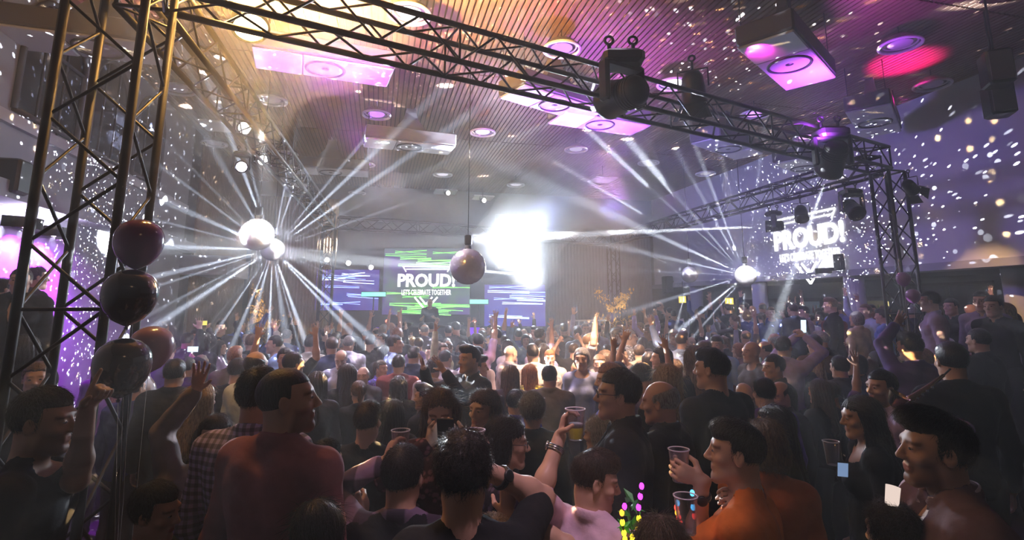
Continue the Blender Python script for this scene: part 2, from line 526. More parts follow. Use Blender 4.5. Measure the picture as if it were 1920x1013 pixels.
def head_tint(V, k, beard=0., lips=1.):
    """colour that sits in the skin itself: lips, brows, stubble"""
    q = (V - k['hc']) @ k['Rh']; x, y, z = q.T
    t = np.ones((len(V), 3))
    def blend(m, c):
        t[:] = t * (1 - m[:, None]) + np.array(c)[None] * m[:, None]
    sm = lambda d, w: np.clip(.5 - d / w, 0, 1)
    if beard:
        blend(sm(np.maximum.reduce([z + .030, .03 - y - (z + .03) * -.3, -.135 - z]), .02) * beard, (.28, .22, .2))
    br = np.abs(z - .029 + np.abs(np.abs(x) - .034) * .15) - .0055
    blend(sm(np.maximum.reduce([br, np.abs(np.abs(x) - .034) - .022, .06 - y]), .006) * .85, (.22, .16, .13))
    blend(sm(np.maximum.reduce([np.sqrt((x / 1.9) ** 2 + (z + .058) ** 2) - .012, .07 - y]), .005) * .65 * lips, (.75, .36, .36))
    return t

def extent(k, pad=.1):
    pts = [k['hc'], k['hc'] + (0, 0, .06)] + [k['arm'][s][x] + k['arm'][s]['h'] * (.2 if x == 'wr' else 0) for s in (-1, 1) for x in ('sh', 'el', 'wr')]
    pts = np.array(pts); lo = np.minimum(pts.min(0), (-.28, -.2, 0)); hi = np.maximum(pts.max(0), (.28, .24, 1.7))
    lo = lo - pad; hi = hi + pad; lo[2] = -.03
    return lo, hi

def body_mesh(k, h, fine=True, beard=0.):
    lo, hi = extent(k); F = Field(lo, hi, h)
    add_torso(F, k); add_legs(F)
    for sd in (-1, 1): add_arm(F, k['arm'][sd], b=1. if k['sex'] == 'm' else .86)
    add_head(F, k)
    for sd in (-1, 1): add_hand(F, k['arm'][sd], fine)
    V, Q = nets(F)
    return arr_mesh('person', V, Q, head_tint(V, k, beard))

def top_mesh(k, h, sleeve=1., kind='shirt', skirt=.86):
    lo, hi = extent(k); lo[2] = skirt - .1; F = Field(lo, hi, h)
    g = dict(tee=.012, shirt=.015, jacket=.026, dress=.010, sweater=.02)[kind]
    add_torso(F, k, g)
    for sd in (-1, 1):
        fr = sleeve[sd] if isinstance(sleeve, dict) else sleeve
        if fr: add_arm(F, k['arm'][sd], g * .95, fr, b=1. if k['sex'] == 'm' else .88)
    X, Y, Z = F.ax[0][:, None, None], F.ax[1][None, :, None], F.ax[2][None, None, :]
    F.D += (.0045 * wob(X, Y, Z * .8, 26) + .0025 * wob(Z, X, Y, 55)).astype(f4)
    nk = k['neck']
    if kind in ('shirt', 'jacket'):       # a standing collar
        for i in range(20):
            a0, a1 = [(115 + 310 * j / 20) * D2R for j in (i, i + 1)]
            rr = .068 if kind == 'shirt' else .078
            f = lambda a: nk + np.array((rr * math.cos(a), .004 + rr * math.sin(a), .034 - .022 * math.sin(a)))
            F.cap(f(a0), f(a1), .013, k=.004, flat=(0, 0, 1), f=2.2)
    F.cap(nk + (0, .0, -.02), k['hc'] + k['Rh'] @ np.array((0, -.02, -.05)), .059, .060, k=.006, op='s')
    if kind == 'tee': F.ell(nk + (0, .03, .015), (.085, .085, .045), None, k=.006, op='s')
    if kind == 'dress': F.ell(nk + (0, .05, -.02), (.10, .09, .09), None, k=.01, op='s')
    if kind == 'jacket': F.cap(nk + (0, .11, -.02), nk + (0, .16, -.28), .05, .01, k=.006, op='s')
    F.D = np.maximum(F.D, (skirt - Z).astype(f4))
    V, Q = nets(F)
    me = arr_mesh('top', V, Q)
    return me

def leg_mesh(h):
    F = Field((-.3, -.22, .04), (.3, .22, 1.12), h)
    F.ell((0, 0, .95), (.175, .13, .13), None, k=.05); add_legs(F, .014, False)
    Z = F.ax[2][None, None, :]
    F.D = np.maximum(F.D, np.maximum(.06 - Z, Z - 1.02).astype(f4))
    return arr_mesh('trousers', *nets(F))
def shoe_mesh(sd):
    F = Field((-.3, -.2, -.03), (.3, .3, .2), .012); h, kn, an, to = LEGS[sd]
    F.cap(an + (0, -.02, -.045), to + (0, .01, .004), .046, .04, k=.02); F.cap(an, an + (0, -.01, -.04), .048, k=.02)
    Z = F.ax[2][None, None, :]; F.D = np.maximum(F.D, (.0 - Z).astype(f4))
    return arr_mesh('shoe', *nets(F))

HAIRS = {}
def hair_mesh(style, h, strands=0, seed=1):
    """built in head space, origin at the head centre, facing +y"""
    key = (style, h, strands, seed)
    if key in HAIRS: return HAIRS[key]
    long = style in ('long', 'wavy', 'pony', 'bob')
    F = Field((-.17, -.22, -.40 if style in ('long', 'wavy') else -.24), (.17, .15, .20), h)
    X, Y, Z = F.ax[0][:, None, None], F.ax[1][None, :, None], F.ax[2][None, None, :]
    E = lambda c, r: ell_d(X - c[0], Y - c[1], Z - c[2], r)
    smax = lambda a, b, k: -(lambda a, b: (lambda t: a * (1 - t) + b * t - k * t * (1 - t))(np.clip(.5 + .5 * (a - b) / k, 0, 1)))(-a, -b)
    smin = lambda a, b, k: (lambda t: a * (1 - t) + b * t - k * t * (1 - t))(np.clip(.5 + .5 * (a - b) / k, 0, 1))
    def capd(a, b, r1, r2):
        a = np.array(a); b = np.array(b); ab = b - a
        t = np.clip(((X - a[0]) * ab[0] + (Y - a[1]) * ab[1] + (Z - a[2]) * ab[2]) / (ab @ ab), 0, 1)
        return np.sqrt((X - a[0] - t * ab[0]) ** 2 + (Y - a[1] - t * ab[1]) ** 2 + (Z - a[2] - t * ab[2]) ** 2) - (r1 + (r2 - r1) * t)
    KA = np.maximum(.062 - Z, Y - .094)
    KB = np.maximum(Y - .020, (Y - .020) * .82 - .004 - Z)
    K = np.minimum(KA, KB)
    if style == 'buzz': d = smax(E((0, -.017, .034), (.0785, .0995, .0885)), K, .008)
    elif style == 'ring':
        d = smax(smax(E((0, -.018, .032), (.081, .102, .088)), KB, .008), Z - .055 + .3 * Y, .012)
    elif style == 'short':
        d = smax(E((0, -.018, .039), (.082, .103, .094)), K, .012)
    elif style == 'fade':
        d = smin(smax(E((0, -.017, .034), (.0785, .0985, .0885)), K, .008), smax(E((0, .012, .085), (.070, .085, .052)), np.maximum(Y - .094, .045 - Z), .02), .02)
    elif style == 'quiff':
        d = smin(smax(E((0, -.018, .036), (.080, .101, .091)), K, .01), smax(E((0, .035, .105), (.062, .068, .040)), .06 - Z, .02), .025)
    elif style == 'curly':
        d = smax(E((0, -.020, .042), (.090, .108, .098)), K, .03)
    elif style == 'bob':
        d = smin(E((0, -.022, .04), (.088, .108, .094)), E((0, -.045, -.02), (.098, .082, .10)), .03)
        d = smax(d, -np.maximum(np.maximum(.008 - Y, Z - .066 + np.abs(X) * .35), np.abs(X) - .072 - .2 * Z), .012)
        d = smax(d, -.115 - Z - .25 * Y, .02)
    elif style == 'pony':
        d = smin(smax(E((0, -.018, .037), (.080, .101, .090)), K, .012), capd((0, -.115, .06), (0, -.15, -.14), .034, .016), .02)
    else:
        d = E((0, -.020, .040), (.086, .107, .094))
        for sd in (-1, 1): d = smin(d, capd((sd * .058, -.025, .03), (sd * .085, .0, -.27), .042, .034), .03)
        d = smin(d, capd((0, -.06, .02), (0, -.105, -.32), .066, .075), .05)
        d = smax(d, -np.maximum(np.maximum(.012 - Y, Z - .074 + np.abs(X) * .35), np.abs(X) - .066), .012)
        d = d + .006 * np.exp(-(X / .006) ** 2) * (Z > .08)
    if style == 'curly': d = d + .008 * wob(X, Y, Z, 110) + .004 * wob(Y, Z, X, 190)
    elif style == 'wavy': d = d + .008 * wob(X, Y, Z * .35, 80)
    elif long: d = d + .0035 * np.sin(np.arctan2(X, -Y - .01) * 26 + 2 * np.sin(Z * 25)) * np.clip(2 - Z * 8, 0.3, 1)
    elif style in ('short', 'fade', 'quiff', 'ring'): d = d + .0022 * wob(X * 1.4, Y * .6, Z, 150)
    F.D[:] = d
    V, Q = nets(F)
    if strands and style not in ('buzz',):
        V, Q = add_strands(V, Q, style, strands, seed)
    me = arr_mesh('hair', V, Q); me.materials.append(M['hair'])
    HAIRS[key] = me
    return me

def add_strands(V, Q, style, n, seed):
    rs = np.random.RandomState(seed)
    e1 = V[Q[:, 2]] - V[Q[:, 0]]; e2 = V[Q[:, 3]] - V[Q[:, 1]]
    Nn = np.cross(e1, e2); ar = np.linalg.norm(Nn, axis=1); Nn = Nn / ar[:, None]; Cn = V[Q].mean(1)
    ok = (Cn[:, 2] > (-.35 if style in ('long', 'wavy') else -.1))
    r = np.linalg.norm(Cn - np.array((0, -.02, .02)), axis=1); ok &= (Nn * (Cn - np.array((0, -.02, 0)))).sum(1) > 0
    w = ar * ok; pick = rs.choice(len(Q), n, p=w / w.sum())
    p = Cn[pick] + rs.normal(0, .002, (n, 3)); nn = Nn[pick]
    crown = np.array((.012, -.055, .13)); away = p - crown; away[:, 2] -= .0
    if style in ('long', 'wavy', 'bob', 'pony'): 
        comb = np.stack([p[:, 0] * 1.5, -.2 + 0 * p[:, 0], -1 + 0 * p[:, 0]], 1)
        fr = ((p[:, 2] > .045) & (p[:, 1] > -.03))[:, None]
        comb = np.where(fr, np.stack([np.sign(p[:, 0] + 1e-6) * 1., -.75 + 0 * p[:, 0], -.35 + 0 * p[:, 0]], 1), comb)
    else: comb = away + np.stack([0 * p[:, 0], .05 * (p[:, 2] > .06), -.04 + 0 * p[:, 0]], 1)
    comb = comb - nn * (comb * nn).sum(1)[:, None]
    comb /= np.maximum(np.linalg.norm(comb, axis=1), 1e-6)[:, None]
    comb += rs.normal(0, .18 if style != 'curly' else .5, (n, 3)); lift = dict(short=.25, fade=.22, quiff=.35, curly=.3, ring=.15).get(style, .06)
    ln = dict(short=.020, fade=.016, quiff=.024, curly=.018, ring=.012, bob=.05, pony=.04).get(style, .08) * rs.uniform(.6, 1.3, n)
    en = p + comb * ln[:, None]; kp = ~((en[:, 1] > .02) & (en[:, 2] < .075) & (np.abs(en[:, 0]) < .07))
    p, nn, comb, ln, pick = p[kp], nn[kp], comb[kp], ln[kp], pick[kp]; n = len(p)
    side = np.cross(nn, comb); side /= np.maximum(np.linalg.norm(side, axis=1), 1e-6)[:, None]
    wd = .0007 if style not in ('long', 'wavy', 'bob') else .0009
    vs = []; o = len(V)
    for i, t in enumerate((0, .5, 1.)):
        c = p + comb * (ln * t)[:, None] + nn * (ln * lift * (t - .55 * t * t) + .001 - (ln * t) ** 2 / .21)[:, None]
        if style == 'curly': c = c + side * (np.sin(t * 5 + pick) * .006)[:, None]
        ww = wd * (1, .9, .25)[i]
        vs += [c - side * ww, c + side * ww, c + nn * ww]
    VV = np.concatenate([V] + vs); j = np.arange(n); qs = []
    for i in range(2):
        A = [o + (i * 3 + x) * n + j for x in range(3)]; B = [o + (i * 3 + 3 + x) * n + j for x in range(3)]
        for x in range(3):
            y = (x + 1) % 3; qs.append(np.stack([A[x], A[y], B[y], B[x]], 1))
    return VV, np.concatenate([Q] + qs)

SKINS = [(.62, .38, .27), (.56, .33, .23), (.66, .42, .31), (.48, .28, .19), (.60, .35, .26)]
HCOL = dict(black=(.010, .008, .008), dark=(.022, .014, .010), brown=(.06, .032, .016), light_brown=(.14, .08, .04),
            blond=(.40, .27, .13), platinum=(.62, .56, .50), grey=(.30, .29, .29), white=(.62, .61, .60), ginger=(.30, .11, .035), golden=(.30, .17, .05))
TROUSERS = None; SHOES = {}
def mat4(R, t):
    m = Matrix.Identity(4)
    for i in range(3):
        for j in range(3): m[i][j] = float(R[i][j])
        m[i][3] = float(t[i])
    return m

PEOPLE = []; KEEP_OFF = []
def finish_person(body, k, hair_me, top_me, topmat, skin, hcol, tcol, eyes=True, hs=1.):
    global TROUSERS
    body.data.materials.append(M['skin']) if not body.data.materials else None
    body.color = (*skin, 1)
    parts = []
    if hair_me is not None:
        o = link('hair', hair_me, body); o.matrix_local = mat4(k['Rh'] * hs, k['hc']); o.color = (*hcol, 1)
    if not top_me.materials: top_me.materials.append(topmat)
    o = link('top', top_me, body); o.color = (*tcol, 1)
    if topmat is not top_me.materials[0]:
        o.material_slots[0].link = 'OBJECT'; o.material_slots[0].material = topmat
    if TROUSERS is None:
        TROUSERS = leg_mesh(.02); TROUSERS.materials.append(M['trousers'])
        for sd in (-1, 1): SHOES[sd] = shoe_mesh(sd); SHOES[sd].materials.append(M['shoe'])
    link('trousers', TROUSERS, body)
    for sd in (-1, 1): link('shoe', SHOES[sd], body)
    if eyes:
        for sd in (-1, 1):
            e = link('eye', EYE, body); e.matrix_local = mat4(k['Rh'], k['hc'] + k['Rh'] @ np.array((sd * .031, .0805, .008)))
EYE = None
def make_eye():
    global EYE
    b = MB().sphere((0, 0, 0), (.0116, .0104, .0060), 14, 10)
    EYE = b.mesh('eye')
    m, nt, p = mat('eye'); N, L = nt.nodes, nt.links
    tc = N.new('ShaderNodeTexCoord'); sx = N.new('ShaderNodeSeparateXYZ'); L.new(tc.outputs['Object'], sx.inputs[0])
    cx = N.new('ShaderNodeCombineXYZ'); L.new(sx.outputs[0], cx.inputs[0]); L.new(sx.outputs[2], cx.inputs[1])
    ln = N.new('ShaderNodeVectorMath'); ln.operation = 'LENGTH'; L.new(cx.outputs[0], ln.inputs[0])
    r = N.new('ShaderNodeValToRGB'); r.color_ramp.interpolation = 'CONSTANT'
    r.color_ramp.elements[0].color = (.004, .004, .004, 1); r.color_ramp.elements[1].position = .0055; r.color_ramp.elements[1].color = (.32, .30, .30, 1)
    e = r.color_ramp.elements.new(.0024); e.color = (.05, .03, .02, 1)
    L.new(ln.outputs['Value'], r.inputs[0]); L.new(r.outputs[0], p.inputs['Base Color']); p.inputs['Roughness'].default_value = .1
    EYE.materials.append(m)
make_eye()

def ground(x, y):
    a, b = AB(Vector((x, y, 0)))
    if b > 6.9 and 4.2 < a < 16.2: return .45
    if b < -3.05 and 5 < a < 9.4: return .8
    return 0.

def place(u, v, hp, lo=1.5, hi=1.93, force=None, mul=1.):
    """stand someone so that the head is seen at (u, v) about hp pixels tall"""
    r2 = ((u - W / 2) / FPX) ** 2 + ((CV - v) / FPX) ** 2
    y = (.255 * FPX / hp * (1 + .28 * min(r2, 1)) if force is None else force) * mul
    for _ in range(6):
        p = P(u, v, y); g = ground(p.x, p.y)
        z = p.z - g
        if z > hi * .94: y *= ((hi * .94 + g - CAMZ) / (p.z - CAMZ)) if (p.z - CAMZ) * (hi * .94 + g - CAMZ) > 0 else 1
        elif z < lo * .94: y *= ((lo * .94 + g - CAMZ) / (p.z - CAMZ)) if (p.z - CAMZ) * (lo * .94 + g - CAMZ) > 0 else 1
    while AB(P(u, v, y))[1] < B_L + .38 or AB(P(u, v, y))[1] > 10.7: y *= .97
    p = P(u, v, y); g = ground(p.x, p.y)
    st = min(max((p.z - g) / .94, lo), hi)
    return p, g, st

def hero(label, u, v, hp, yaw, hy=0, hpi=0, sex='m', hair='short', hc='dark', top=('tee', 1., (.02, .02, .022)), pat='cloth', skin=0,
         L=None, R=None, beard=0., build=1., lean=(0, 0), vox=.0075, strands=2500, roll=0, seed=1, lo=1.5, force=None, group=None):
    """yaw 0 faces away from the camera, 90 to the right, 180 to the camera; arms are given by the pixel of the wrist"""
    best = None
    for mul in (1, 1.05, .95, 1.1, .9, 1.16, .84, 1.22):
        c = place(u, v, hp, lo=lo, force=force, mul=mul)
        dm = min([math.hypot(c[0].x - q[0], c[0].y - q[1]) for q in PEOPLE] + [math.hypot(c[0].x - q.x, c[0].y - q.y) for q in KEEP_OFF] + [9])
        if best is None or dm > best[0] + .03: best = (dm, c)
        if dm > .40: break
    p, g, st = best[1]; s = st / 1.75
    # the root stands so that the head centre comes out at p
    k0 = skeleton(sex, None, hy, hpi, roll, lean, build); hd = np.array(k0['hc'])
    Rz = np.array(Matrix.Rotation(-yaw * D2R, 3, 'Z'))
    root = np.array(p) - Rz @ hd * s; root[2] = g
    inv = lambda q: Rz.T @ (np.array(q) - root) / s
    arms = {}
    for sd, a in ((-1, L), (1, R)):
        if a is None: continue
        if isinstance(a, str): arms[sd] = dict(pose=a); continue
        a = dict(a)
        if 'px' in a:
            a['to'] = inv(P(a['px'][0], a['px'][1], p.y + a.get('dy', 0)))
        for q in ('h', 'n', 'pole'):
            if q in a: a[q] = Rz.T @ np.array(a[q], float)
        arms[sd] = a
    k = skeleton(sex, arms, hy, hpi, roll, lean, build)
    me = body_mesh(k, vox, True, beard)
    o = link('person', me); o.location = root; o.rotation_euler = (0, 0, -yaw * D2R); o.scale = (s, s, s)
    hm = None if hair == 'bald' else hair_mesh(hair, .006, strands, seed)
    finish_person(o, k, hm, top_mesh(k, .0095, top[1], top[0]), M[pat], SKINS[skin], HCOL[hc], top[2])
    tag(o, label, 'person', group)
    PEOPLE.append((p.x, p.y))
    to_w = lambda q: Vector(root + Rz @ np.array(q) * s)
    dir_w = lambda q: Vector(Rz @ np.array(q))
    return dict(o=o, k=k, s=s, root=root, w=to_w, d=dir_w)
# ------------------------------------------------------------------ the hall
CEIL, A_BACK, B_L, B_R = 6.0, 17.3, -4.0, 9.5
A_NEAR, B_BAR = -3.5, 13.0
def rbox(name, m, a0, a1, b0, b1, z0, z1, parent=None):
    """a box given in room coordinates"""
    o = MB().box((0, 0, 0), (b1 - b0, a1 - a0, z1 - z0)).build(name, m, parent)
    o.location = RM((a0 + a1) / 2, (b0 + b1) / 2, (z0 + z1) / 2); o.rotation_euler = (0, 0, RYAW)
    return o
struct(rbox('floor', M['floor'], A_NEAR, A_BACK + .3, B_L - .3, B_BAR + .3, -.2, 0))
struct(rbox('floor_gallery', M['floor'], 5, 9.4, B_L, -3.05, 0, .8))
struct(rbox('floor_terrace', M['floor'], 4.2, 16.2, 6.9, B_BAR, 0, .45))
# ceiling: a black void closed by narrow brown slats that run towards the stage
struct(rbox('ceiling', M['void'], A_NEAR, A_BACK + .3, B_L - .3, B_BAR + .3, CEIL + .06, CEIL + .26))
cs = MB(); nb = int((B_R - B_L) / .085)
for i in range(nb):
    b = B_L + (i + .5) * (B_R - B_L) / nb
    for a0, a1 in ((A_NEAR, 1.2), (1.23, 4.7), (4.73, 8.2), (8.23, 11.7), (11.73, 15.2), (15.23, A_BACK)):
        cs.box((b, (a0 + a1) / 2, 0), (.062, a1 - a0, .022))
o = struct(cs.build('ceiling_slats', M['wood'])); o.location = (0, 0, CEIL); o.rotation_euler = (0, 0, RYAW)
# left wall: white, with two tall arched windows; brown drape further on
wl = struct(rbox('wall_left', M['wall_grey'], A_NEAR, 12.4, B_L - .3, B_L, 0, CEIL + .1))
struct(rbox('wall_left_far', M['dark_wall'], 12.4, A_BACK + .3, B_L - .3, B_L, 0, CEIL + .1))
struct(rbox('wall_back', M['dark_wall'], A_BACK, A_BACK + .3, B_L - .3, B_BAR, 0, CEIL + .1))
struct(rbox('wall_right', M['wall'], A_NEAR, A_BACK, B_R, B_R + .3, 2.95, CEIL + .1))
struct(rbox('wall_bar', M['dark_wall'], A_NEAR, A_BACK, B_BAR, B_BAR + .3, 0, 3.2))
struct(rbox('ceiling_bar', M['dark_wall'], A_NEAR, A_BACK, B_R, B_BAR, 2.9, 2.95))
struct(rbox('trim_1', M['wall_grey'], A_NEAR, A_BACK, B_R - .12, B_R + .34, 2.82, 2.95))
struct(rbox('trim_2', M['wall_grey'], 5.6, 12.3, B_L, B_L + .28, 3.30, 3.48))      # ledge along the left wall
struct(rbox('trim_3', M['wall'], 5.0, 12.3, B_L, B_L + .06, 4.15, 4.28))
struct(rbox('trim_4', M['wall_grey'], 12.3, 14.2, B_L, B_L + .9, 2.85, 3.25))
for n, (a, w, zb, zt) in enumerate(((7.35, 1.25, 4.35, 5.25), (8.75, 1.1, 4.35, 5.25), (10.2, 1.1, 4.35, 5.25))):
    r = w / 2; prof = [(-r, zb), (r, zb)] + [(r * math.cos(PI * j / 16), zt + r * math.sin(PI * j / 16)) for j in range(17)]
    root = link('window_%d' % (n + 1), None); struct(root); root.location = RM(a, B_L + .002); root.rotation_euler = (0, 0, RYAW)
    g = MB(); k = len(prof)
    g.raw([(.01, y, z) for y, z in prof], [tuple(range(k))]); g.build('pane', M['glass_dark'], root)
    fr = MB(); fr.tube([(.02, y, z) for y, z in prof + prof[:1]], .035, 6)
    for y in (-r * .35, r * .35): fr.box((.012, y, (zb + zt) / 2 + .2), (.02, .02, zt - zb + .4 + r * .55))
    fr.box((.02, 0, zt), (.03, w, .03)); fr.build('window_frame', M['dark_wall'], root)
# columns under the right wall
for n, (a, b, r) in enumerate(((9.2, 9.65, .19), (6.75, 10.4, .17), (12.1, 9.65, .19), (15, 9.65, .19), (3.9, 9.65, .19))):
    o = struct(MB().lathe([(r, .45 if a > 4.2 else 0), (r, 2.9)], n=24, closed=True).build('column_%d' % (n + 1), M['wall'])); o.location = RM(a, b)
# glazing and door frames along the bar wall
for n, a in enumerate((3.0, 5.4, 7.6, 9.8)):
    root = link('window_%d' % (n + 5), None); struct(root); root.location = RM(a, B_BAR - .03); root.rotation_euler = (0, 0, RYAW)
    MB().box((0, 0, 1.6), (.02, 1.9, 2.2)).build('pane', M['glass_dark'], root)
    f = MB()
    for y in (-.95, 0, .95): f.box((-.03, y, 1.6), (.06, .07, 2.3))
    for z in (.5, 2.72): f.box((-.03, 0, z), (.06, 1.97, .07))
    f.build('window_frame', M['black_metal'], root)

# pleated drapes
def drape(name, label, a0, b0, a1, b1, z0, z1, m, n=60, depth=.06, group=None):
    p0, p1 = RM(a0, b0), RM(a1, b1); d = (p1 - p0); L = d.length; d.normalize(); nn = Vector((-d.y, d.x, 0))
    vs = []; N = n * 6
    for off in (0, .012):
        for z in (z0, z1):
            for i in range(N + 1):
                q = p0 + d * (L * i / N) + nn * (depth * math.sin(2 * PI * i / 6) * (1 if z == z0 else .75) + off); vs.append((q.x, q.y, z))
    k = N + 1; fs = [(i, i + 1, k + i + 1, k + i) for i in range(N)] + [(2 * k + i + 1, 2 * k + i, 3 * k + i, 3 * k + i + 1) for i in range(N)]
    fs += [(i, 2 * k + i, 2 * k + i + 1, i + 1) for i in range(N)] + [(k + i + 1, 3 * k + i + 1, 3 * k + i, k + i) for i in range(N)]
    o = MB().raw(vs, fs, True).build(name, m); tag(o, label, 'curtain', group); return o
drape('curtain', 'tall brown drape hanging on the left wall beyond the white wall', 12.6, B_L + .16, 17.0, B_L + .16, .02, CEIL - .08, M['curtain'], 34)
drape('curtain', 'brown drape on the back wall beside the left stage screen', A_BACK - .16, B_L + .3, A_BACK - .16, -1.3, .02, CEIL - .5, M['curtain'], 26)
drape('curtain', 'long grey blue drape on the back wall behind the golden tree', A_BACK - .16, 4.7, A_BACK - .16, 9.3, .02, 4.7, simple('grey blue drape', (.16, .18, .26), .9, noise=.2, nscale=4), 40)

# ------------------------------------------------------------------ trusses
def beam_frame(p0, p1):
    d = (p1 - p0).normalized(); up = Vector((0, 0, 1)) if abs(d.z) < .9 else AX.copy()
    s = d.cross(up).normalized(); u = s.cross(d).normalized(); return d, s, u
def truss(name, label, p0, p1, w=.29, cat='truss', group=None, bay=.34, rc=.025, rl=.010):
    p0, p1 = Vector(p0), Vector(p1); L = (p1 - p0).length; d, s, u = beam_frame(p0, p1)
    root = thing(name, label, cat, p0, 0, group); h = w / 2
    cor = [(s * x + u * y) * h for x, y in ((-1, -1), (1, -1), (1, 1), (-1, 1))]
    for c in cor: MB().tube([c, c + d * L], rc, 8).build('chord', M['alu'], root)
    n = max(2, int(L / bay)); n += n % 2
    for i in range(4):
        c0, c1 = cor[i], cor[(i + 1) % 4]; b = MB()
        for j in range(n):
            x, y = (c0, c1) if j % 2 == 0 else (c1, c0)
            b.tube([x + d * (L * j / n), y + d * (L * (j + 1) / n)], rl, 6, False)
        for j in range(0, n + 1, 6): b.tube([c0 + d * (L * j / n), c1 + d * (L * j / n)], rl, 6, False)
        b.build('lacing', M['alu'], root)
    for t in (.0, 1.):
        e = MB()
        for i in range(4): e.tube([cor[i] + d * (L * t), cor[(i + 1) % 4] + d * (L * t)], rl * 1.4, 6)
        e.build('end_frame', M['alu'], root)
    return root
TZ = 4.3
NL, NR, FL, FR = Vector((-2.42, 3.05, 0)), Vector((5.5, 7.6, 0)), Vector((-4.6, 13.3, 0)), Vector((3.25, 18.0 - .9, 0))
def at(v, z): return Vector((v.x, v.y, z))
def between(p, q, g): d = (q - p).normalized(); return p + d * g, q - d * g
for nme, p, lab, w in (('truss_tower', NL, 'dark lattice truss tower standing beside the balloon column on the left', .40),
                    ('truss_tower', NR, 'slim dark truss tower carrying the corner on the right, two balloons at it', .29),
                    ('truss_tower', FL, 'far truss tower standing in front of the brown drape left of the stage', .29),
                    ('truss_tower', FR, 'far truss tower beside the golden tree right of the stage, lit purple', .29)):
    truss(nme, lab, at(p, .07), at(p, TZ - (.0 if p is NL else .17)), w)
    tp = tag(MB().bbox((0, 0, .015), (.7, .7, .03), .01).build('base_plate', M['black_metal']), 'steel plate under ' + lab.replace(' standing', '').split(' carrying')[0].replace(' of the stage', ''), 'base plate'); tp.location = at(p, 0)
RTR = {}
for key, p, q, lab in (('front', NL, NR, 'long dark truss beam crossing the picture overhead with the big silhouetted moving heads'),
                       ('right', NR, FR, 'truss beam running from the right corner back to the stage past the projected logo'),
                       ('left', NL, FL, 'truss beam running from the left tower back towards the stage, lit amber'),
                       ('back', FL, FR, 'truss beam above the stage in front of the logo screen')):
    a, b = between(at(p, TZ), at(q, TZ), .2); RTR[key] = (at(p, TZ), at(q, TZ))
    truss('truss_beam', lab, a, b, .29 if key != 'front' else .31)
def ontruss(key, t, dz=0): p, q = RTR[key]; return p.lerp(q, t) + Vector((0, 0, dz))

# ------------------------------------------------------------------ ceiling lights and suspended units
rim_m = simple('white enamel rim', (.75, .73, .78), .3)
bowl_m = simple('polished reflector', (.7, .68, .74), .16, .9)
lens_m = simple('frosted lens', (.75, .7, .82), .35)
cord_m = simple('hanging cable', (.02, .02, .02), .6)
rim_me = MB().torus((0, 0, 0), .25, .022, 32, 8).torus((0, 0, .03), .205, .012, 32, 6).mesh('rim'); rim_me.materials.append(rim_m)
bowl_me = MB().lathe([(.25, 0), (.235, .05), (.19, .10), (.12, .14), (.05, .155), (.001, .156)], n=28).mesh('reflector'); bowl_me.materials.append(bowl_m)
lens_me = MB().lathe([(.001, -.012), (.07, -.010), (.13, .0), (.15, .02)], n=24).mesh('lens'); lens_me.materials.append(lens_m)
LENS_ON = {}
def lens_on(c, s):
    if (c, s) not in LENS_ON:
        m = lens_me.copy(); m.materials.clear(); m.materials.append(emitter('lit lens', c, s)); LENS_ON[(c, s)] = m
    return LENS_ON[(c, s)]
def clight(u, v, label, on=None, z=5.72):
    p = PZ(u, v, z); t = thing('ceiling_light', label, 'ceiling light', p, RYAW, 'round ceiling lights')
    link('rim', rim_me, t); link('reflector', bowl_me, t); link('lens', lens_on(*on) if on else lens_me, t)
    rod = MB().tube([(0, 0, .15), (0, 0, CEIL - z + .02)], .008, 6).build('rod', cord_m, t)
    return t
PUR, WHT, MAG = (.55, .2, 1.), (.9, .85, 1.), (1., .1, .75)
CL = [(768, 27, 'biggest round ceiling light, glowing white near the top edge', (WHT, 5)),
      (1053, 93, 'round ceiling light with glowing purple centre left of the big moving head', (PUR, 2.4)),
      (1263, 158, 'bright round ceiling light partly behind the barn door spotlight', (WHT, 4)),
      (1415, 215, 'glowing purple round ceiling light under the right end of the front truss', (PUR, 3)),
      (1512, 258, 'small pink purple round ceiling light near the right truss corner', ((.8, .3, 1.), 3)),
      (905, 249, 'white rimmed round ceiling light right of the duct with the long panel', (WHT, 1.5)),
      (706, 216, 'lilac round ceiling light above the long hanging panel', (PUR, 1.5)),
      (509, 189, 'round ceiling light dimmed by the amber glow', None),
      (537, 289, 'small round ceiling light in the brown haze above the left mirror balls', None),
      (683, 309, 'small lilac round ceiling light below the long hanging panel', (PUR, 1.)),
      (830, 328, 'small pale round ceiling light above the pair of truss lamps', (WHT, 1.)),
      (967, 347, 'small pale round ceiling light left of the bright white haze', (WHT, 1.)),
      (1080, 281, 'round ceiling light fading in the haze below the big moving head', (WHT, .6)),
      (1216, 306, 'round ceiling light in the purple haze right of the big moving head', (WHT, .5)),
      (1323, 326, 'small round ceiling light near the right wall edge', (WHT, .5)),
      (787, 376, 'tiny round ceiling light left of the small crystal panel', (WHT, .5)),
      (898, 389, 'tiny round ceiling light over the centre mirror ball', (WHT, .5)),
      (670, 362, 'tiny round ceiling light above the left stage curtain', None),
      (333, 168, 'round ceiling light at the edge of the amber glow beside the left tower', None),
      (402, 270, 'dim round ceiling light left of the bright truss lamps', None),
      (569, 348, 'tiny round ceiling light above the streaks of the left mirror balls', None),
      (1688, 85, 'clear round ceiling light in front of the magenta patch', None),
      (1748, 160, 'dim round ceiling light right of the magenta patch', None),
      (1776, 213, 'small dark round ceiling light close to the right wall top', None)]
for u, v, l, on in CL: clight(u, v, l, on)

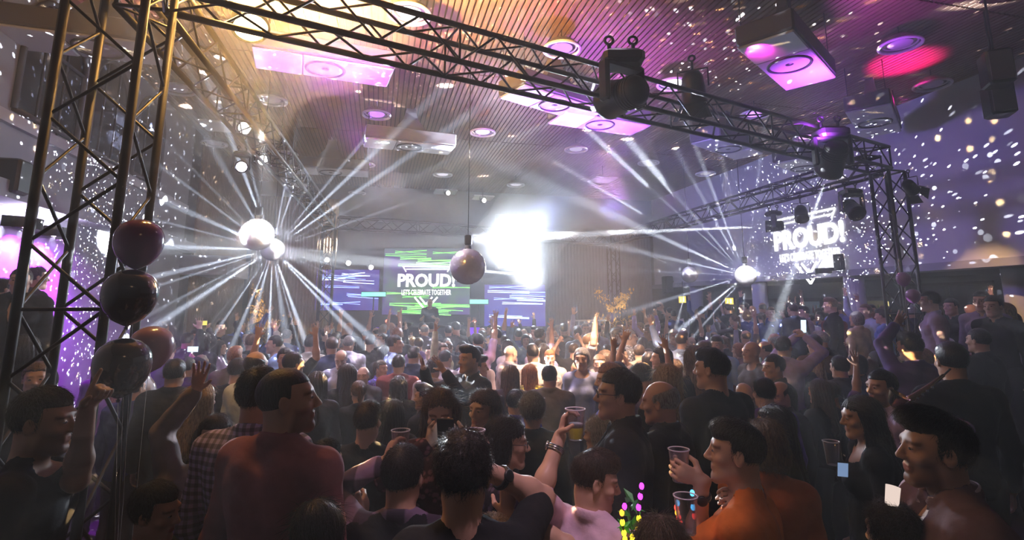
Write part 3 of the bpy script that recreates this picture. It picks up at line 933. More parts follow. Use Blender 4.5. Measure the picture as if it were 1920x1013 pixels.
hou_me = MB().bbox((0, 0, .13), (1.7, .62, .24), .02).mesh('housing'); hou_me.materials.append(M['grey_panel'])
pan_me = MB().bbox((-.56, 0, -.012), (.56, .60, .03), .012).mesh('light_panel'); pan_me.materials.append(M['white_panel'])
pn2_me = MB().bbox((.28, 0, -.008), (1.10, .60, .026), .01).mesh('grille_panel'); pn2_me.materials.append(simple('pale metal panel', (.5, .5, .54), .4, noise=.1))
cone_me = MB().torus((0, 0, -.025), .235, .018, 28, 8).lathe([(.22, -.02), (.12, -.012), (.07, .0), (.045, -.022), (.001, -.03)], n=28).mesh('loudspeaker'); cone_me.materials.append(simple('dark speaker cone', (.03, .03, .035), .35))
duct_me = MB()
duct_pts = [(.30, .14, 0.0), (.26, .12, .10), (.14, .08, .26), (.09, .06, .45), (.085, .055, .75)]
vv = []
for x, y, z in duct_pts: vv += [(-x, -y, z), (x, -y, z), (x, y, z), (-x, y, z)]
duct_me.raw(vv, [(i * 4 + j, i * 4 + (j + 1) % 4, i * 4 + 4 + (j + 1) % 4, i * 4 + 4 + j) for i in range(4) for j in range(4)])
duct_me = duct_me.mesh('duct'); duct_me.materials.append(M['grey_panel'])
glass_me = MB().bbox((0, 0, 0), (.66, .6, .05), .015).mesh('glass_panel'); glass_me.materials.append(M['white_panel'])
def unit(u, v, label, rz, z=5.25, s=1., flip=False):
    p = PZ(u, v, z); t = thing('ceiling_unit', label, 'ceiling unit', p, RYAW + rz * D2R + (PI if flip else 0), 'hanging ceiling units')
    h = link('housing', hou_me, t); link('light_panel', pan_me, t); g = link('grille_panel', pn2_me, t); link('loudspeaker', cone_me, g)
    d = link('duct', duct_me, t); d.location.z = .25
    for x in (-.8, .8):
        for y in (-.25, .25): MB().tube([(x, y, .24), (x, y, (CEIL - z) / s)], .006, 5).build('suspension_wire', cord_m, t)
    t.scale = (s, s, s)
    return t
unit(610, 127, 'long hanging ceiling unit lit purple beside the amber glow', 8)
unit(768, 274, 'long hanging ceiling unit with round speaker in the upper middle', 6)
unit(1040, 195, 'white bottomed hanging ceiling unit left of the big moving head', 24)
unit(1480, 118, 'large hanging ceiling unit with magenta end at the upper right', 32, 5.1)
unit(1365, 278, 'hanging ceiling unit glowing magenta left of the long spotlight', 26, flip=True)
unit(1640, 228, 'dark hanging ceiling unit over the truss corner', 36, flip=True)
unit(1505, 314, 'pale hanging ceiling unit left of the truss corner lamps', 28)
unit(185, 88, 'hanging ceiling unit with purple end behind the left truss tower', 4, 5.1)
unit(620, 322, 'distant hanging ceiling unit in the brown haze left of centre', 0)
unit(1125, 232, 'pale hanging ceiling unit right behind the big moving head', 10)
for u, v, l in ((835, 360, 'square crystal ceiling panel left of the pair of truss lamps'), (905, 371, 'square crystal ceiling panel right of the pair of truss lamps'),
                (1130, 337, 'square crystal ceiling panel in the bright white haze'), (683, 386, 'square ceiling panel over the left stage screen'),
                (415, 237, 'pale square ceiling panel in the amber glow')):
    t = thing('ceiling_panel', l, 'ceiling panel', PZ(u, v, 5.6), RYAW, 'square ceiling panels'); link('glass_panel', glass_me, t)
    MB().tube([(0, 0, .02), (0, 0, .42)], .01, 6).build('rod', cord_m, t)

KEEP_OFF += [NL, NR, FL, FR] + [RM(a_, b_) for a_, b_ in ((9.2, 9.65), (6.75, 10.4), (12.1, 9.65), (15, 9.65))]
# ------------------------------------------------------------------ lamps, the room's own and added ones
def spot(name, loc, tgt, e, col, ang, blend=.3, r=.02):
    L = bpy.data.lights.new(name, 'SPOT'); L.energy = e; L.color = col; L.spot_size = ang * D2R; L.spot_blend = blend; L.shadow_soft_size = r
    o = link(name, L); o.location = loc; o.rotation_euler = rot_to(Vector(tgt) - Vector(loc)).to_euler(); return o
def point(name, loc, e, col, r=.05):
    L = bpy.data.lights.new(name, 'POINT'); L.energy = e; L.color = col; L.shadow_soft_size = r
    o = link(name, L); o.location = loc; return o
def gobo(name, loc, e, layers, rot=(0, 0, 0), col=(1, 1, 1)):
    """a lamp whose light leaves in many narrow rays, as off a mirror ball: layers of (scale, radius, gain)"""
    o = point(name, loc, e, (1, 1, 1), 0.0); L = o.data; L.use_nodes = True; nt = L.node_tree; N, K = nt.nodes, nt.links
    em = [n for n in N if n.type == 'EMISSION'][0]
    tc = N.new('ShaderNodeTexCoord'); mp = N.new('ShaderNodeMapping'); mp.inputs['Rotation'].default_value = rot
    K.new(tc.outputs['Normal'], mp.inputs['Vector']); acc = None
    for sc, r, g in layers:
        v = N.new('ShaderNodeTexVoronoi'); v.inputs['Scale'].default_value = sc; K.new(mp.outputs[0], v.inputs['Vector'])
        a = N.new('ShaderNodeMapRange'); a.inputs['From Min'].default_value = r; a.inputs['From Max'].default_value = r * .8
        a.inputs['To Min'].default_value = 0; a.inputs['To Max'].default_value = g
        K.new(v.outputs['Distance'], a.inputs['Value'])
        m = N.new('ShaderNodeMath'); m.operation = 'MULTIPLY'; K.new(a.outputs[0], m.inputs[0])
        sp = N.new('ShaderNodeSeparateColor'); K.new(v.outputs['Color'], sp.inputs[0]); K.new(sp.outputs[0], m.inputs[1])
        if acc is None: acc = m.outputs[0]
        else:
            q = N.new('ShaderNodeMath'); q.operation = 'ADD'; K.new(acc, q.inputs[0]); K.new(m.outputs[0], q.inputs[1]); acc = q.outputs[0]
    K.new(acc, em.inputs['Strength']); em.inputs['Color'].default_value = (*col, 1)
    return o

# fixtures ----------------------------------------------------------
def lens_disc(r, col, s): return MB().lathe([(.001, -.006), (r * .6, -.004), (r, 0)], n=20), emitter('lamp lens', col, s)
def moving_head(loc, tgt, label, s=1., col=(1, 1, 1), on=0., hang=.0, group='moving head lamps'):
    """hangs under the truss: clamp and base on top, a yoke, the head between its arms"""
    loc = Vector(loc); t = thing('moving_head', label, 'stage light', loc, 0, group); t.scale = (s, s, s)
    d = Vector(tgt) - loc; az = math.atan2(-d.x, d.y)
    MB().bbox((0, 0, .31), (.34, .28, .12), .03).box((0, 0, .38), (.2, .05, .04)).build('base', M['black_plastic'], t)
    for x in (-.1, .1): MB().tube([(x, 0, .38), (x, 0, .46)], .018, 8).torus((x, 0, .495), .035, .013, 16, 6, Matrix.Rotation(PI / 2, 3, 'X')).build('clamp', M['black_metal'], t)
    y = MB()
    for x in (-1, 1): y.bbox((x * .19, 0, .10), (.05, .12, .36), .02)
    y.bbox((0, 0, .255), (.40, .14, .05), .02); yo = y.build('yoke', M['black_plastic'], t); yo.rotation_euler.z = az
    h = MB().lathe([(.001, .22), (.09, .215), (.125, .17), (.13, .0), (.145, -.05), (.145, -.16), (.155, -.17), (.155, -.20), (.12, -.205)], n=24)
    for k in range(5): h.torus((0, 0, .15 - k * .03), .129, .006, 24, 6)
    ho = h.build('head', M['black_plastic'], t)
    ho.rotation_euler = rot_to(d).to_euler(); ho.location = (0, 0, .0)
    l, m = lens_disc(.125, col, on) if on else (lens_disc(.125, col, 0)[0], M['glass_dark'])
    lo = l.build('lens', m, ho); lo.location = (0, 0, -.195)
    return t
def par_can(loc, tgt, label, s=1., col=(1, 1, 1), on=0., doors=True, group='barn door spotlights'):
    loc = Vector(loc); t = thing('spotlight', label, 'stage light', loc, 0, group); t.scale = (s, s, s); d = Vector(tgt) - loc
    az = math.atan2(-d.x, d.y)
    y = MB().tube([(-.17, 0, 0), (-.17, 0, .22), (.17, 0, .22), (.17, 0, 0)], .012, 6).tube([(0, 0, .22), (0, 0, .34)], .016, 8).torus((0, 0, .37), .035, .014, 16, 6, Matrix.Rotation(PI / 2, 3, 'X'))
    yo = y.build('yoke', M['black_metal'], t); yo.rotation_euler.z = az
    h = MB().lathe([(.001, .2), (.08, .19), (.12, .12), (.135, 0), (.14, -.15), (.15, -.16), (.15, -.18), (.13, -.18)], n=20)
    ho = h.build('can', M['black_metal'], t); ho.rotation_euler = rot_to(d).to_euler()
    l, m = lens_disc(.13, col, on) if on else (lens_disc(.13, col, 0)[0], M['glass_dark'])
    lo = l.build('lens', m, ho); lo.location = (0, 0, -.165)
    if doors:
        for k in range(4):
            R = Matrix.Rotation(k * PI / 2, 3, 'Z'); q = [R @ Vector(x) for x in ((-.11, .14, -.18), (.11, .14, -.18), (.16, .24, -.36), (-.16, .24, -.36))]
            q += [x + R @ Vector((0, .006, .003)) for x in q]
            MB().raw(q, [(0, 1, 2, 3), (7, 6, 5, 4), (0, 4, 5, 1), (1, 5, 6, 2), (2, 6, 7, 3), (3, 7, 4, 0)]).build('barn_door', M['black_metal'], ho)
    return t

# ------------------------------------------------------------------ mirror balls
tile_me = {}
def ball_mesh(r):
    if r in tile_me: return tile_me[r]
    b = MB(); rows = 34; rr = random.Random(11)
    for i in range(rows):
        t0, t1 = PI * i / rows, PI * (i + 1) / rows; tm = (t0 + t1) / 2
        n = max(6, int(2 * PI * math.sin(tm) / (PI / rows)))
        for j in range(n):
            a0, a1 = 2 * PI * (j + .06) / n, 2 * PI * (j + .94) / n; g = (t1 - t0) * .06
            q = [Vector((math.sin(t) * math.cos(a), math.sin(t) * math.sin(a), math.cos(t))) * r for t, a in ((t0 + g, a0), (t1 - g, a0), (t1 - g, a1), (t0 + g, a1))]
            ce = sum(q, Vector()) / 4; tl = Euler((rr.gauss(0, .05), rr.gauss(0, .05), rr.gauss(0, .05))).to_matrix(); q = [ce + tl @ (x - ce) for x in q]
            b.raw(q, [(0, 1, 2, 3)])
    b.sphere((0, 0, 0), r * .98, 32, 20)
    me = b.mesh('mirror_tiles'); me.materials.append(M['ball_tiles']); tile_me[r] = me; return me
def mirror_ball(p, r, label, ztop):
    t = thing('mirror_ball', label, 'mirror ball', p, 0, 'mirror balls'); link('mirror_tiles', ball_mesh(r), t)
    MB().lathe([(.05, r - .01), (.05, r + .03), (.02, r + .05)], n=16).bbox((0, 0, r + .12), (.10, .08, .14), .015).build('motor', M['black_metal'], t)
    MB().tube([(0, 0, r + .19), (0, 0, ztop - p.z)], .006, 6).build('chain', M['black_metal'], t)
    return t
BALLS = dict(big=(P(482, 440, 8.2), .25), left=(P(511, 468, 8.9), .19), mid=(P(877, 500, 7.4), .25), right=(P(1398, 517, 11.5), .22), small=(P(1293, 515, 13.2), .2))
mirror_ball(*BALLS['big'], 'larger of the two touching mirror balls on the left, half in shade', CEIL - .1)
mirror_ball(*BALLS['left'], 'smaller blazing white mirror ball of the pair on the left', CEIL - .1)
mirror_ball(*BALLS['mid'], 'big dark mirror ball hanging in front of the stage screen', CEIL - .1)
mirror_ball(*BALLS['right'], 'bright mirror ball hanging before the right wall, throwing rays', CEIL - .1)
mirror_ball(*BALLS['small'], 'small mirror ball left of the bright one on the right', CEIL - .1)

# ------------------------------------------------------------------ stage, screens, disc jockey booth
YS = 16.6
def text_mesh(txt, size, off=0., ext=.004, font_sx=1.):
    c = bpy.data.curves.new('lettering', 'FONT'); c.body = txt; c.size = size; c.align_x = 'CENTER'; c.align_y = 'CENTER'; c.extrude = ext; c.offset = off; c.resolution_u = 3
    o = bpy.data.objects.new('lettering', c); COL.objects.link(o); bpy.context.view_layer.update()
    me = bpy.data.meshes.new_from_object(o.evaluated_get(bpy.context.evaluated_depsgraph_get())); bpy.data.objects.remove(o)
    for v in me.vertices: v.co.x *= font_sx
    me.materials.clear(); return me
def slab(b, pts, th=.006):
    """flat polygon in the x-z plane with a little thickness"""
    n = len(pts); vs = [(x, 0, z) for x, z in pts] + [(x, th, z) for x, z in pts]
    b.raw(vs, [tuple(range(n)), tuple(reversed(range(n, 2 * n)))] + [(i, n + i, n + (i + 1) % n, (i + 1) % n) for i in range(n)])
def quadline(b, x0, z0, x1, z1, w):
    d = Vector((x1 - x0, 0, z1 - z0)); nn = Vector((-d.z, 0, d.x)).normalized() * w / 2
    slab(b, [(x0 - nn.x, z0 - nn.z), (x1 - nn.x, z1 - nn.z), (x1 + nn.x, z1 + nn.z), (x0 + nn.x, z0 + nn.z)])
def logo(root, s, y, m, mt):
    """PROUD! with the line under it, a bar triangle above and a V below; s is the width of the word in metres"""
    RX = Matrix.Rotation(PI / 2, 4, 'X')
    me = text_mesh('PROUD!',   .30 * s, .011 * s, .006 * s, 1.0); wid = max(v.co.x for v in me.vertices) - min(v.co.x for v in me.vertices)
    for v in me.vertices: v.co.x *= s / wid
    me.materials.append(mt); o = link('logo_word', me, root); o.matrix_local = Matrix.Translation((0, y, 0)) @ RX
    me = text_mesh("LET'S CELEBRATE TOGETHER", .125 * s, .002 * s, .004 * s); wid = max(v.co.x for v in me.vertices) - min(v.co.x for v in me.vertices)
    for v in me.vertices: v.co.x *= .86 * s / wid
    me.materials.append(mt); o = link('slogan', me, root); o.matrix_local = Matrix.Translation((.0, y, -.20 * s)) @ RX
    b = MB()
    quadline(b, -.42 * s, .26 * s, .42 * s, .26 * s, .022 * s); quadline(b, -.36 * s, .205 * s, .36 * s, .205 * s, .018 * s)
    quadline(b, -.42 * s, .26 * s, -.36 * s, .16 * s, .02 * s); quadline(b, .42 * s, .26 * s, .36 * s, .16 * s, .02 * s)
    e = b.build('logo_bars', m, root); e.location.y = y
    b = MB()
    for k, w in ((0, .20), (1, .11)):
        quadline(b, -w * s, -.275 * s, 0, (-.275 - w * 1.15) * s, .03 * s); quadline(b, w * s, -.275 * s, 0, (-.275 - w * 1.15) * s, .03 * s)
    e = b.build('logo_chevron', m, root); e.location.y = y
white_e = emitter('white screen light', (1, 1, 1), 1.8)
def neon(root, w, h, y, seed, cols, n):
    r = random.Random(seed)
    for i in range(n):
        b = MB(); x0 = r.uniform(-w / 2, w * .1); ln = r.uniform(.25, .8) * w; z = r.uniform(-h / 2 + .05, h / 2 - .1)
        x1 = min(x0 + ln, w / 2); sl = r.uniform(-.06, .06) * w
        quadline(b, x0, z, x1, z + sl * .6, .022); quadline(b, x0, z + .05, x1, z - sl * .3, .012)
        c, s = r.choice(cols); o = b.build('neon_line', emitter('neon line', c, s), root); o.location.y = y
def led_screen(name, label, u0, u1, v0, v1, y, base, bs, seed, cols, n, withlogo=False):
    p0, p1 = P(u0, v1, y), P(u1, v0, y); w = p1.x - p0.x; h = p1.z - p0.z; c = (p0 + p1) / 2
    t = thing(name, label, 'screen', c, 0, 'stage screens')
    MB().bbox((0, .06, 0), (w + .04, .10, h + .04), .01).build('cabinet', M['black_plastic'], t)
    m, nt, b = mat('led picture'); N, K = nt.nodes, nt.links
    tc = N.new('ShaderNodeTexCoord'); n_ = N.new('ShaderNodeTexNoise'); n_.inputs['Scale'].default_value = 1.1; K.new(tc.outputs['Object'], n_.inputs['Vector'])
    rp = N.new('ShaderNodeValToRGB'); rp.color_ramp.elements[0].color = (*base[0], 1); rp.color_ramp.elements[1].color = (*base[1], 1)
    rp.color_ramp.elements[0].position = .35; rp.color_ramp.elements[1].position = .65
    K.new(n_.outputs['Fac'], rp.inputs[0]); K.new(rp.outputs[0], b.inputs['Emission Color']); b.inputs['Emission Strength'].default_value = bs
    b.inputs['Base Color'].default_value = (.01, .01, .012, 1)
    MB().box((0, 0, 0), (w, .02, h)).build('picture', m, t)
    neon(t, w, h, -.02, seed, cols, n)
    if withlogo: logo(t, w * .66, -.035, white_e, white_e)
    return t
GRN, BLU, CYN = (.25, 1., .15), (.25, .35, 1.), (.3, .9, 1.)
led_screen('led_screen', 'large stage screen showing the PROUD! logo over green light lines', 716, 882, 466, 590, YS, ((.10, .03, .30), (.12, .25, .12)), .9, 5, [(GRN, 2.6), (GRN, 1.6), ((.5, 1, .5), 2.5)], 16, True)
led_screen('led_screen', 'left stage wing screen with violet and blue light lines', 582, 712, 506, 582, YS - .35, ((.10, .02, .30), (.06, .05, .42)), 1.0, 9, [(BLU, 3), ((.6, .7, 1), 3)], 11)
led_screen('led_screen', 'right stage wing screen with violet and blue light lines', 908, 1022, 534, 612, YS - .1, ((.10, .05, .38), (.07, .06, .5)), 1.0, 13, [(BLU, 3), ((.6, .8, 1), 3)], 10)
for u0, u1, v, l in ((677, 724, 552, 'green light bar left of the stage logo screen'), (880, 916, 566, 'green light bar right of the stage logo screen')):
    p0, p1 = P(u0, v, YS - .4), P(u1, v, YS - .4); t = thing('light_bar', l, 'light bar', (p0 + p1) / 2, 0, 'green light bars'); w = (p1 - p0).x
    MB().bbox((0, .03, 0), (w, .05, .17), .01).build('housing', M['black_plastic'], t)
    MB().box((0, 0, 0), (w - .03, .02, .12)).build('tube', emitter('green tube', (.2, 1., .6), 2.2), t)
    MB().tube([(0, .03, -.08), (0, .03, .7 - t.location.z)], .02, 8).build('stand', M['black_metal'], t)
tag(rbox('stage', M['stage'], 14.3, 17.0, -1.6, 5.2, 0, .7), 'low black stage under the screens at the far end', 'stage')
bt = thing('dj_booth', 'black disc jockey desk with violet lit cloth on the stage', 'booth', P(806, 600, 15.6) * 1.0, 0); bt.location.z = .7
MB().bbox((0, 0, .48), (3.0, .7, .96), .03).build('desk', M['stage'], bt)
for x in (-.7, .75): MB().bbox((x, -.05, 1.0), (.45, .36, .08), .02).lathe([(.001, .055), (.13, .055), (.13, .04)], (x, -.05, 1.0), 20).build('turntable', M['black_plastic'], bt)
MB().bbox((0, -.05, 1.0), (.4, .36, .09), .02).build('mixer', M['grey_panel'], bt)
vc = emitter('violet cloth light', (.25, .02, 1.), 1.0)
for x in (-1.3, 1.3): MB().box((x, -.36, .5), (.3, .02, .85)).build('light_cloth', vc, bt)
for x in (-.28, .3):
    t = thing('lamp', 'tiny red glowing lamp on the disc jockey desk, %s one' % ('left' if x < 0 else 'right'), 'lamp', bt.location + Vector((x * 4.3, -.1, .96)), 0, 'desk lamps')
    MB().lathe([(.04, 0), (.04, .02), (.01, .03), (.01, .1)], n=12).build('base', M['black_metal'], t)
    MB().sphere((0, 0, .13), .045, 12, 8).build('bulb', emitter('red bulb', (1., .15, .08), 6), t)

# logo on the right wall: glowing letter meshes stand in for projected light
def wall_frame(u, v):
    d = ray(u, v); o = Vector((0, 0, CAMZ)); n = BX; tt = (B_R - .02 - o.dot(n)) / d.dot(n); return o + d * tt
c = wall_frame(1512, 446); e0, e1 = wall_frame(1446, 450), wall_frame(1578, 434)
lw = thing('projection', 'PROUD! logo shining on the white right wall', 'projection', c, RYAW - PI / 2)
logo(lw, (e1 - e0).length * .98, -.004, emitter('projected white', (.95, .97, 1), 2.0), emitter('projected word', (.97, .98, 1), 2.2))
for u, v, l in ((1588, 492, 'black loudspeaker on the right wall under the projected logo'), (1262, 534, 'small dark loudspeaker on the right wall near the drape')):
    p = wall_frame(u, v) - BX * .2; t = thing('wall_speaker', l, 'speaker', p, RYAW - PI / 2, 'wall speakers')
    MB().bbox((0, 0, 0), (.30, .26, .55), .02).build('cabinet', M['black_plastic'], t); MB().bbox((0, -.132, 0), (.26, .012, .5), .005).build('grille', M['black_metal'], t)
    MB().box((0, .16, .1), (.06, .1, .06)).build('bracket', M['black_metal'], t)
    if u > 1500: t.scale = (.55, .55, .6)
# speakers hanging near the upper right corner
for u, v, y, l in ((1868, 130, 6.0, 'hanging loudspeaker with pale front at the upper right'), (1872, 188, 6.4, 'dark hanging loudspeaker under the pale one at the upper right')):
    p = P(u, v, y); t = thing('hanging_speaker', l, 'speaker', p, -.4)
    MB().bbox((0, 0, 0), (.26, .28, .42), .02).build('cabinet', M['black_plastic'], t)
    MB().bbox((0, -.145, 0), (.22, .012, .36), .005).build('grille', M['grey_panel'] if 'pale' in l else M['black_metal'], t)
    MB().tube([(0, 0, .2), (0, 0, CEIL - p.z)], .012, 6).build('rod', cord_m, t)
# left wall: speaker and two half drum lamps that wash the wall
def lwall(u, v, off=.0):
    d = ray(u, v); o = Vector((0, 0, CAMZ)); tt = (B_L + off - o.dot(BX)) / d.dot(BX); return o + d * tt
t = thing('wall_speaker', 'black loudspeaker on the left wall above the purple wall lamps', 'speaker', lwall(22, 332, .22), RYAW + PI / 2, 'wall speakers')
MB().bbox((0, 0, 0), (.24, .24, .36), .02).build('cabinet', M['black_plastic'], t); MB().bbox((0, -.122, 0), (.2, .012, .32), .005).build('grille', M['black_metal'], t)
MB().box((0, .16, 0), (.06, .12, .06)).build('bracket', M['black_metal'], t)
WL = []
def drum(t):
    b = MB(); n = 20; r = .24
    vs = [(r * math.cos(PI + PI * j / n), r * math.sin(PI + PI * j / n), z) for z in (-.02, .10) for j in range(n + 1)]
    b.raw(vs, [(j, j + 1, n + 2 + j, n + 1 + j) for j in range(n)]); b.raw([(x * .97, y * .97, z) for x, y, z in vs], [(n + 1 + j, n + 2 + j, j + 1, j) for j in range(n)])
    b.build('shade', M['black_metal'], t); MB().bbox((0, -.03, .04), (.2, .05, .1), .01).build('lamp_base', M['black_metal'], t)
p = wall_frame(1552, 512); t = thing('wall_lamp', 'half drum wall lamp with white glare on the right wall below the projected logo', 'wall lamp', p, RYAW - PI / 2)
drum(t); MB().sphere((0, -.10, .04), .05, 12, 8).build('bulb', emitter('white bulb', (.95, .95, 1.), 40), t); WLR = p - BX * .12 + Vector((0, 0, .14))
for u, v, l in ((28, 426, 'half drum wall lamp washing the left wall purple, nearer the picture edge'), (83, 442, 'half drum wall lamp washing the left wall purple, beside the first one')):
    p = lwall(u, v, .02); t = thing('wall_lamp', l, 'wall lamp', p, RYAW - PI / 2, 'purple wall lamps'); WL.append(p)
    b = MB(); n = 20
    for z0, z1, r in ((-.02, .10, .24), ):
        vs = [(r * math.cos(PI + PI * j / n), r * math.sin(PI + PI * j / n), z) for z in (z0, z1) for j in range(n + 1)]
        b.raw(vs, [(j, j + 1, n + 2 + j, n + 1 + j) for j in range(n)])
        b.raw([(x * .97, y * .97, z) for x, y, z in vs], [(n + 1 + j, n + 2 + j, j + 1, j) for j in range(n)])
    b.build('shade', M['black_metal'], t); t.rotation_euler.z = RYAW + PI / 2 
    MB().bbox((0, -.03, .04), (.2, .05, .1), .01).build('lamp_base', M['black_metal'], t)
    MB().sphere((0, -.10, .04), .05, 12, 8).build('bulb', emitter('violet bulb', (.75, .45, 1.), 30), t)
# exit sign and bar lamps
for u, v, b, l in ((1905, 478, 10.8, 'yellow lit exit sign at the far right'), (1280, 562, 12.9, 'yellow lit sign beside the right drape'), (1368, 565, 12.9, 'small yellow lit sign above the bar doorway')):
    d = ray(u, v); o = Vector((0, 0, CAMZ)); p = o + d * ((b - o.dot(BX)) / d.dot(BX)) if u > 1500 else P(u, v, 15.5)
    t = thing('exit_sign', l, 'exit sign', p, RYAW - PI / 2, 'yellow lit signs')
    MB().bbox((0, .02, 0), (.40, .05, .22), .01).build('case', M['black_plastic'], t); MB().box((0, -.012, 0), (.36, .01, .18)).build('panel', emitter('sign yellow', (1., .7, .12), 1.6), t)
    f = MB(); f.box((-.06, -.02, -.02), (.03, .004, .07)).sphere((-.05, -.02, .04), (.018, .004, .018), 8, 6).box((-.09, -.02, -.05), (.05, .004, .018)).box((.08, -.02, 0), (.07, .004, .12)); f.build('pictogram', emitter('sign white', (1, .95, .7), 2.4), t)
    MB().tube([(0, .02, .1), (0, .02, 2.92 - p.z)], .01, 6).build('rod', cord_m, t)
# drinks coolers along the bar
bott_cols = [(.35, .14, .03), (.08, .25, .08), (.45, .36, .08), (.3, .05, .04)]
for n, (u, col, l) in enumerate(((1386, (1., .75, .3), 'dim glass door cooler furthest along the bar'), (1441, (1., .62, .25), 'glass door cooler second along the bar, glowing amber'), (1487, (1., .66, .28), 'glass door cooler third along the bar, glowing amber'),
                      (1541, (.55, .75, 1.), 'glass door cooler with cool white light left of the column'), (1610, (1., .68, .28), 'glass door cooler right of the white column, glowing amber'), (1668, (1., .8, .3), 'brightest amber cooler next to the right truss tower'))):
    d = ray(u, 590); tt = (12.6) / d.dot(BX); p = d * tt; p = Vector((p.x, p.y, .45))
    t = thing('drinks_cooler', l, 'cooler', p, RYAW - PI / 2, 'glowing drinks coolers')
    b = MB(); b.box((0, .30, 1.0), (.68, .03, 2.0)); 
    for x in (-.33, .33): b.box((x, 0, 1.0), (.03, .6, 2.0))
    b.box((0, 0, .06), (.68, .6, .12)).box((0, 0, 1.95), (.68, .6, .1)); b.build('cabinet', M['black_plastic'], t)
    MB().box((0, .27, 1.0), (.62, .012, 1.76)).build('light_panel', emitter('cooler light', col, 1.5), t)
    s = MB(); [s.box((0, 0, z), (.62, .5, .015)) for z in (.5, .85, 1.2, 1.55)]; s.build('shelf', M['steel'], t)
    f = MB(); [f.box((x, -.31, 1.0), (.04, .03, 1.9)) for x in (-.32, .32)]; [f.box((0, -.31, z), (.64, .03, .05)) for z in (.08, 1.92)]; f.tube([(.27, -.34, .8), (.27, -.34, 1.3)], .012, 6); f.build('door', M['black_metal'], t)
    for z in (1.2, 1.55):
        for i in range(5):
            bo = MB().lathe([(.001, 0), (.033, .005), (.033, .13), (.014, .18), (.014, .23), (.001, .235)], n=10).build('bottle', simple('bottle glass', bott_cols[(n + i) % 4], .2))
            bo.matrix_world = t.matrix_basis @ Matrix.Translation((-.24 + .12 * i, -.05, z + .008))
            tag(bo, 'small drink bottle in the ' + l, 'bottle', 'bottles in the ' + l)
tag(rbox('bar_counter', M['black_metal'], 7.2, 15.5, 11.0, 11.6, .45, 1.55), 'long dark bar counter in front of the coolers', 'counter')

# golden trees
def gold_tree(p, label, hgt, seed, w=.55):
    r = random.Random(seed); t = thing('ornamental_tree', label, 'tree', p, 0, 'golden lit trees')
    MB().lathe([(.001, 0), (.22, 0), (.26, .35), (.24, .36), (.22, .33), (.001, .32)], n=16).build('planter', M['black_metal'], t)
    tr = MB(); tr.tube([(0, 0, .3), (.03, .02, hgt * .5), (0, 0, hgt * .85)], .04, 8, r1=.015); tips = []
    for i in range(26):
        z = r.uniform(.35, .85) * hgt; a = r.uniform(0, 6.28); l = w * r.uniform(.5, 1.); e = Vector((math.cos(a) * l, math.sin(a) * l, z + r.uniform(.1, .45))); tr.tube([(0, 0, z), (e * .5 + Vector((0, 0, z * .5))), e], .012, 5, r1=.004); tips.append((Vector((0, 0, z)), e))
    tr.build('trunk', simple('bark', (.12, .08, .05), .8), t)
    lf = MB()
    for i in range(900):
        s, e = r.choice(tips); q = s.lerp(e, r.uniform(.3, 1.05)) + Vector((r.gauss(0, .06), r.gauss(0, .06), r.gauss(0, .06)))
        R = Euler((r.uniform(0, 6), r.uniform(0, 6), r.uniform(0, 6))).to_matrix(); z = r.uniform(.03, .06)
        lf.raw([q + R @ Vector(x) for x in ((-z, 0, 0), (0, -z * .45, z * .2), (z, 0, 0), (0, z * .45, z * .2))], [(0, 1, 2, 3)])
    lf.build('foliage', simple('golden leaf', (.75, .5, .16), .5), t)
    return t
tp = P(1150, 560, 15.2); KEEP_OFF.append(Vector((tp.x, tp.y, 0))); gold_tree((tp.x, tp.y, 0), 'golden leaved tree behind the purple lit far tower right of the stage', 2.75, 4, .6)
tp = P(498, 560, 12.4); KEEP_OFF.append(Vector((tp.x, tp.y, 0))); gold_tree((tp.x, tp.y, 0), 'warm lit golden tree below the left mirror balls', 2.6, 8, .45)
# railing beside the golden tree
t = thing('railing', 'small white railing below the golden tree right of the stage', 'railing', (P(1105, 600, 14.6).x, P(1105, 600, 14.6).y, .0), 0)
MB().tube([(-.55, 0, 0), (-.55, 0, 1.75), (-.5, 0, 1.83), (.5, 0, 1.83), (.55, 0, 1.75), (.55, 0, 0)], .022, 8).build('frame', M['white_panel'], t)
for i in range(7): MB().tube([(-.42 + .14 * i, 0, 1.0), (-.42 + .14 * i, 0, 1.82)], .01, 6).build('bar', M['white_panel'], t)

# ------------------------------------------------------------------ balloons
bal_pur = simple('pearl purple balloon', (.22, .07, .24), .18); bal_blk = simple('black balloon', (.022, .012, .03), .12); bal_pink = simple('pearl rose balloon', (.42, .22, .30), .2)
for m in (bal_pur, bal_blk, bal_pink):
    m.node_tree.nodes['Principled BSDF'].inputs['Coat Weight'].default_value = .6
def balloon(u, v, rpx, y, m, label, ztie, grp):
    p = P(u, v, y); r = rpx * y / FPX; t = thing('balloon', label, 'balloon', p, 0, grp)
    prof = [(.001, -1.24), (.05, -1.22), (.03, -1.17), (.20, -1.10), (.54, -.90), (.82, -.55), (.97, -.15), (1.0, .18), (.95, .52), (.79, .82), (.52, 1.03), (.22, 1.13), (.001, 1.15)]
    # round the profile with a smooth pass
    pr = []
    for (r0, z0), (r1, z1) in zip(prof[3:], prof[4:]): pr += [(r0, z0), ((r0 + r1) / 2 * 1.012, (z0 + z1) / 2)]
    pr = prof[:3] + pr + [prof[-1]]
    MB().lathe([(a * r, b * r) for a, b in pr], n=32).build('skin', m, t)
    kn = MB().lathe([(.001, -1.19 * r), (.03 * r + .006, -1.2 * r), (.06 * r, -1.30 * r), (.001, -1.27 * r)], n=10).build('knot', m, t)
    q = Vector(ztie) - p; mid = q * .5 + Vector((.02, 0, .0)); st = Vector((0, 0, -1.25 * r))
    MB().tube([st, st.lerp(mid, .6), mid, q], .0012, 5).build('ribbon', M['white_panel'], t)
    return t
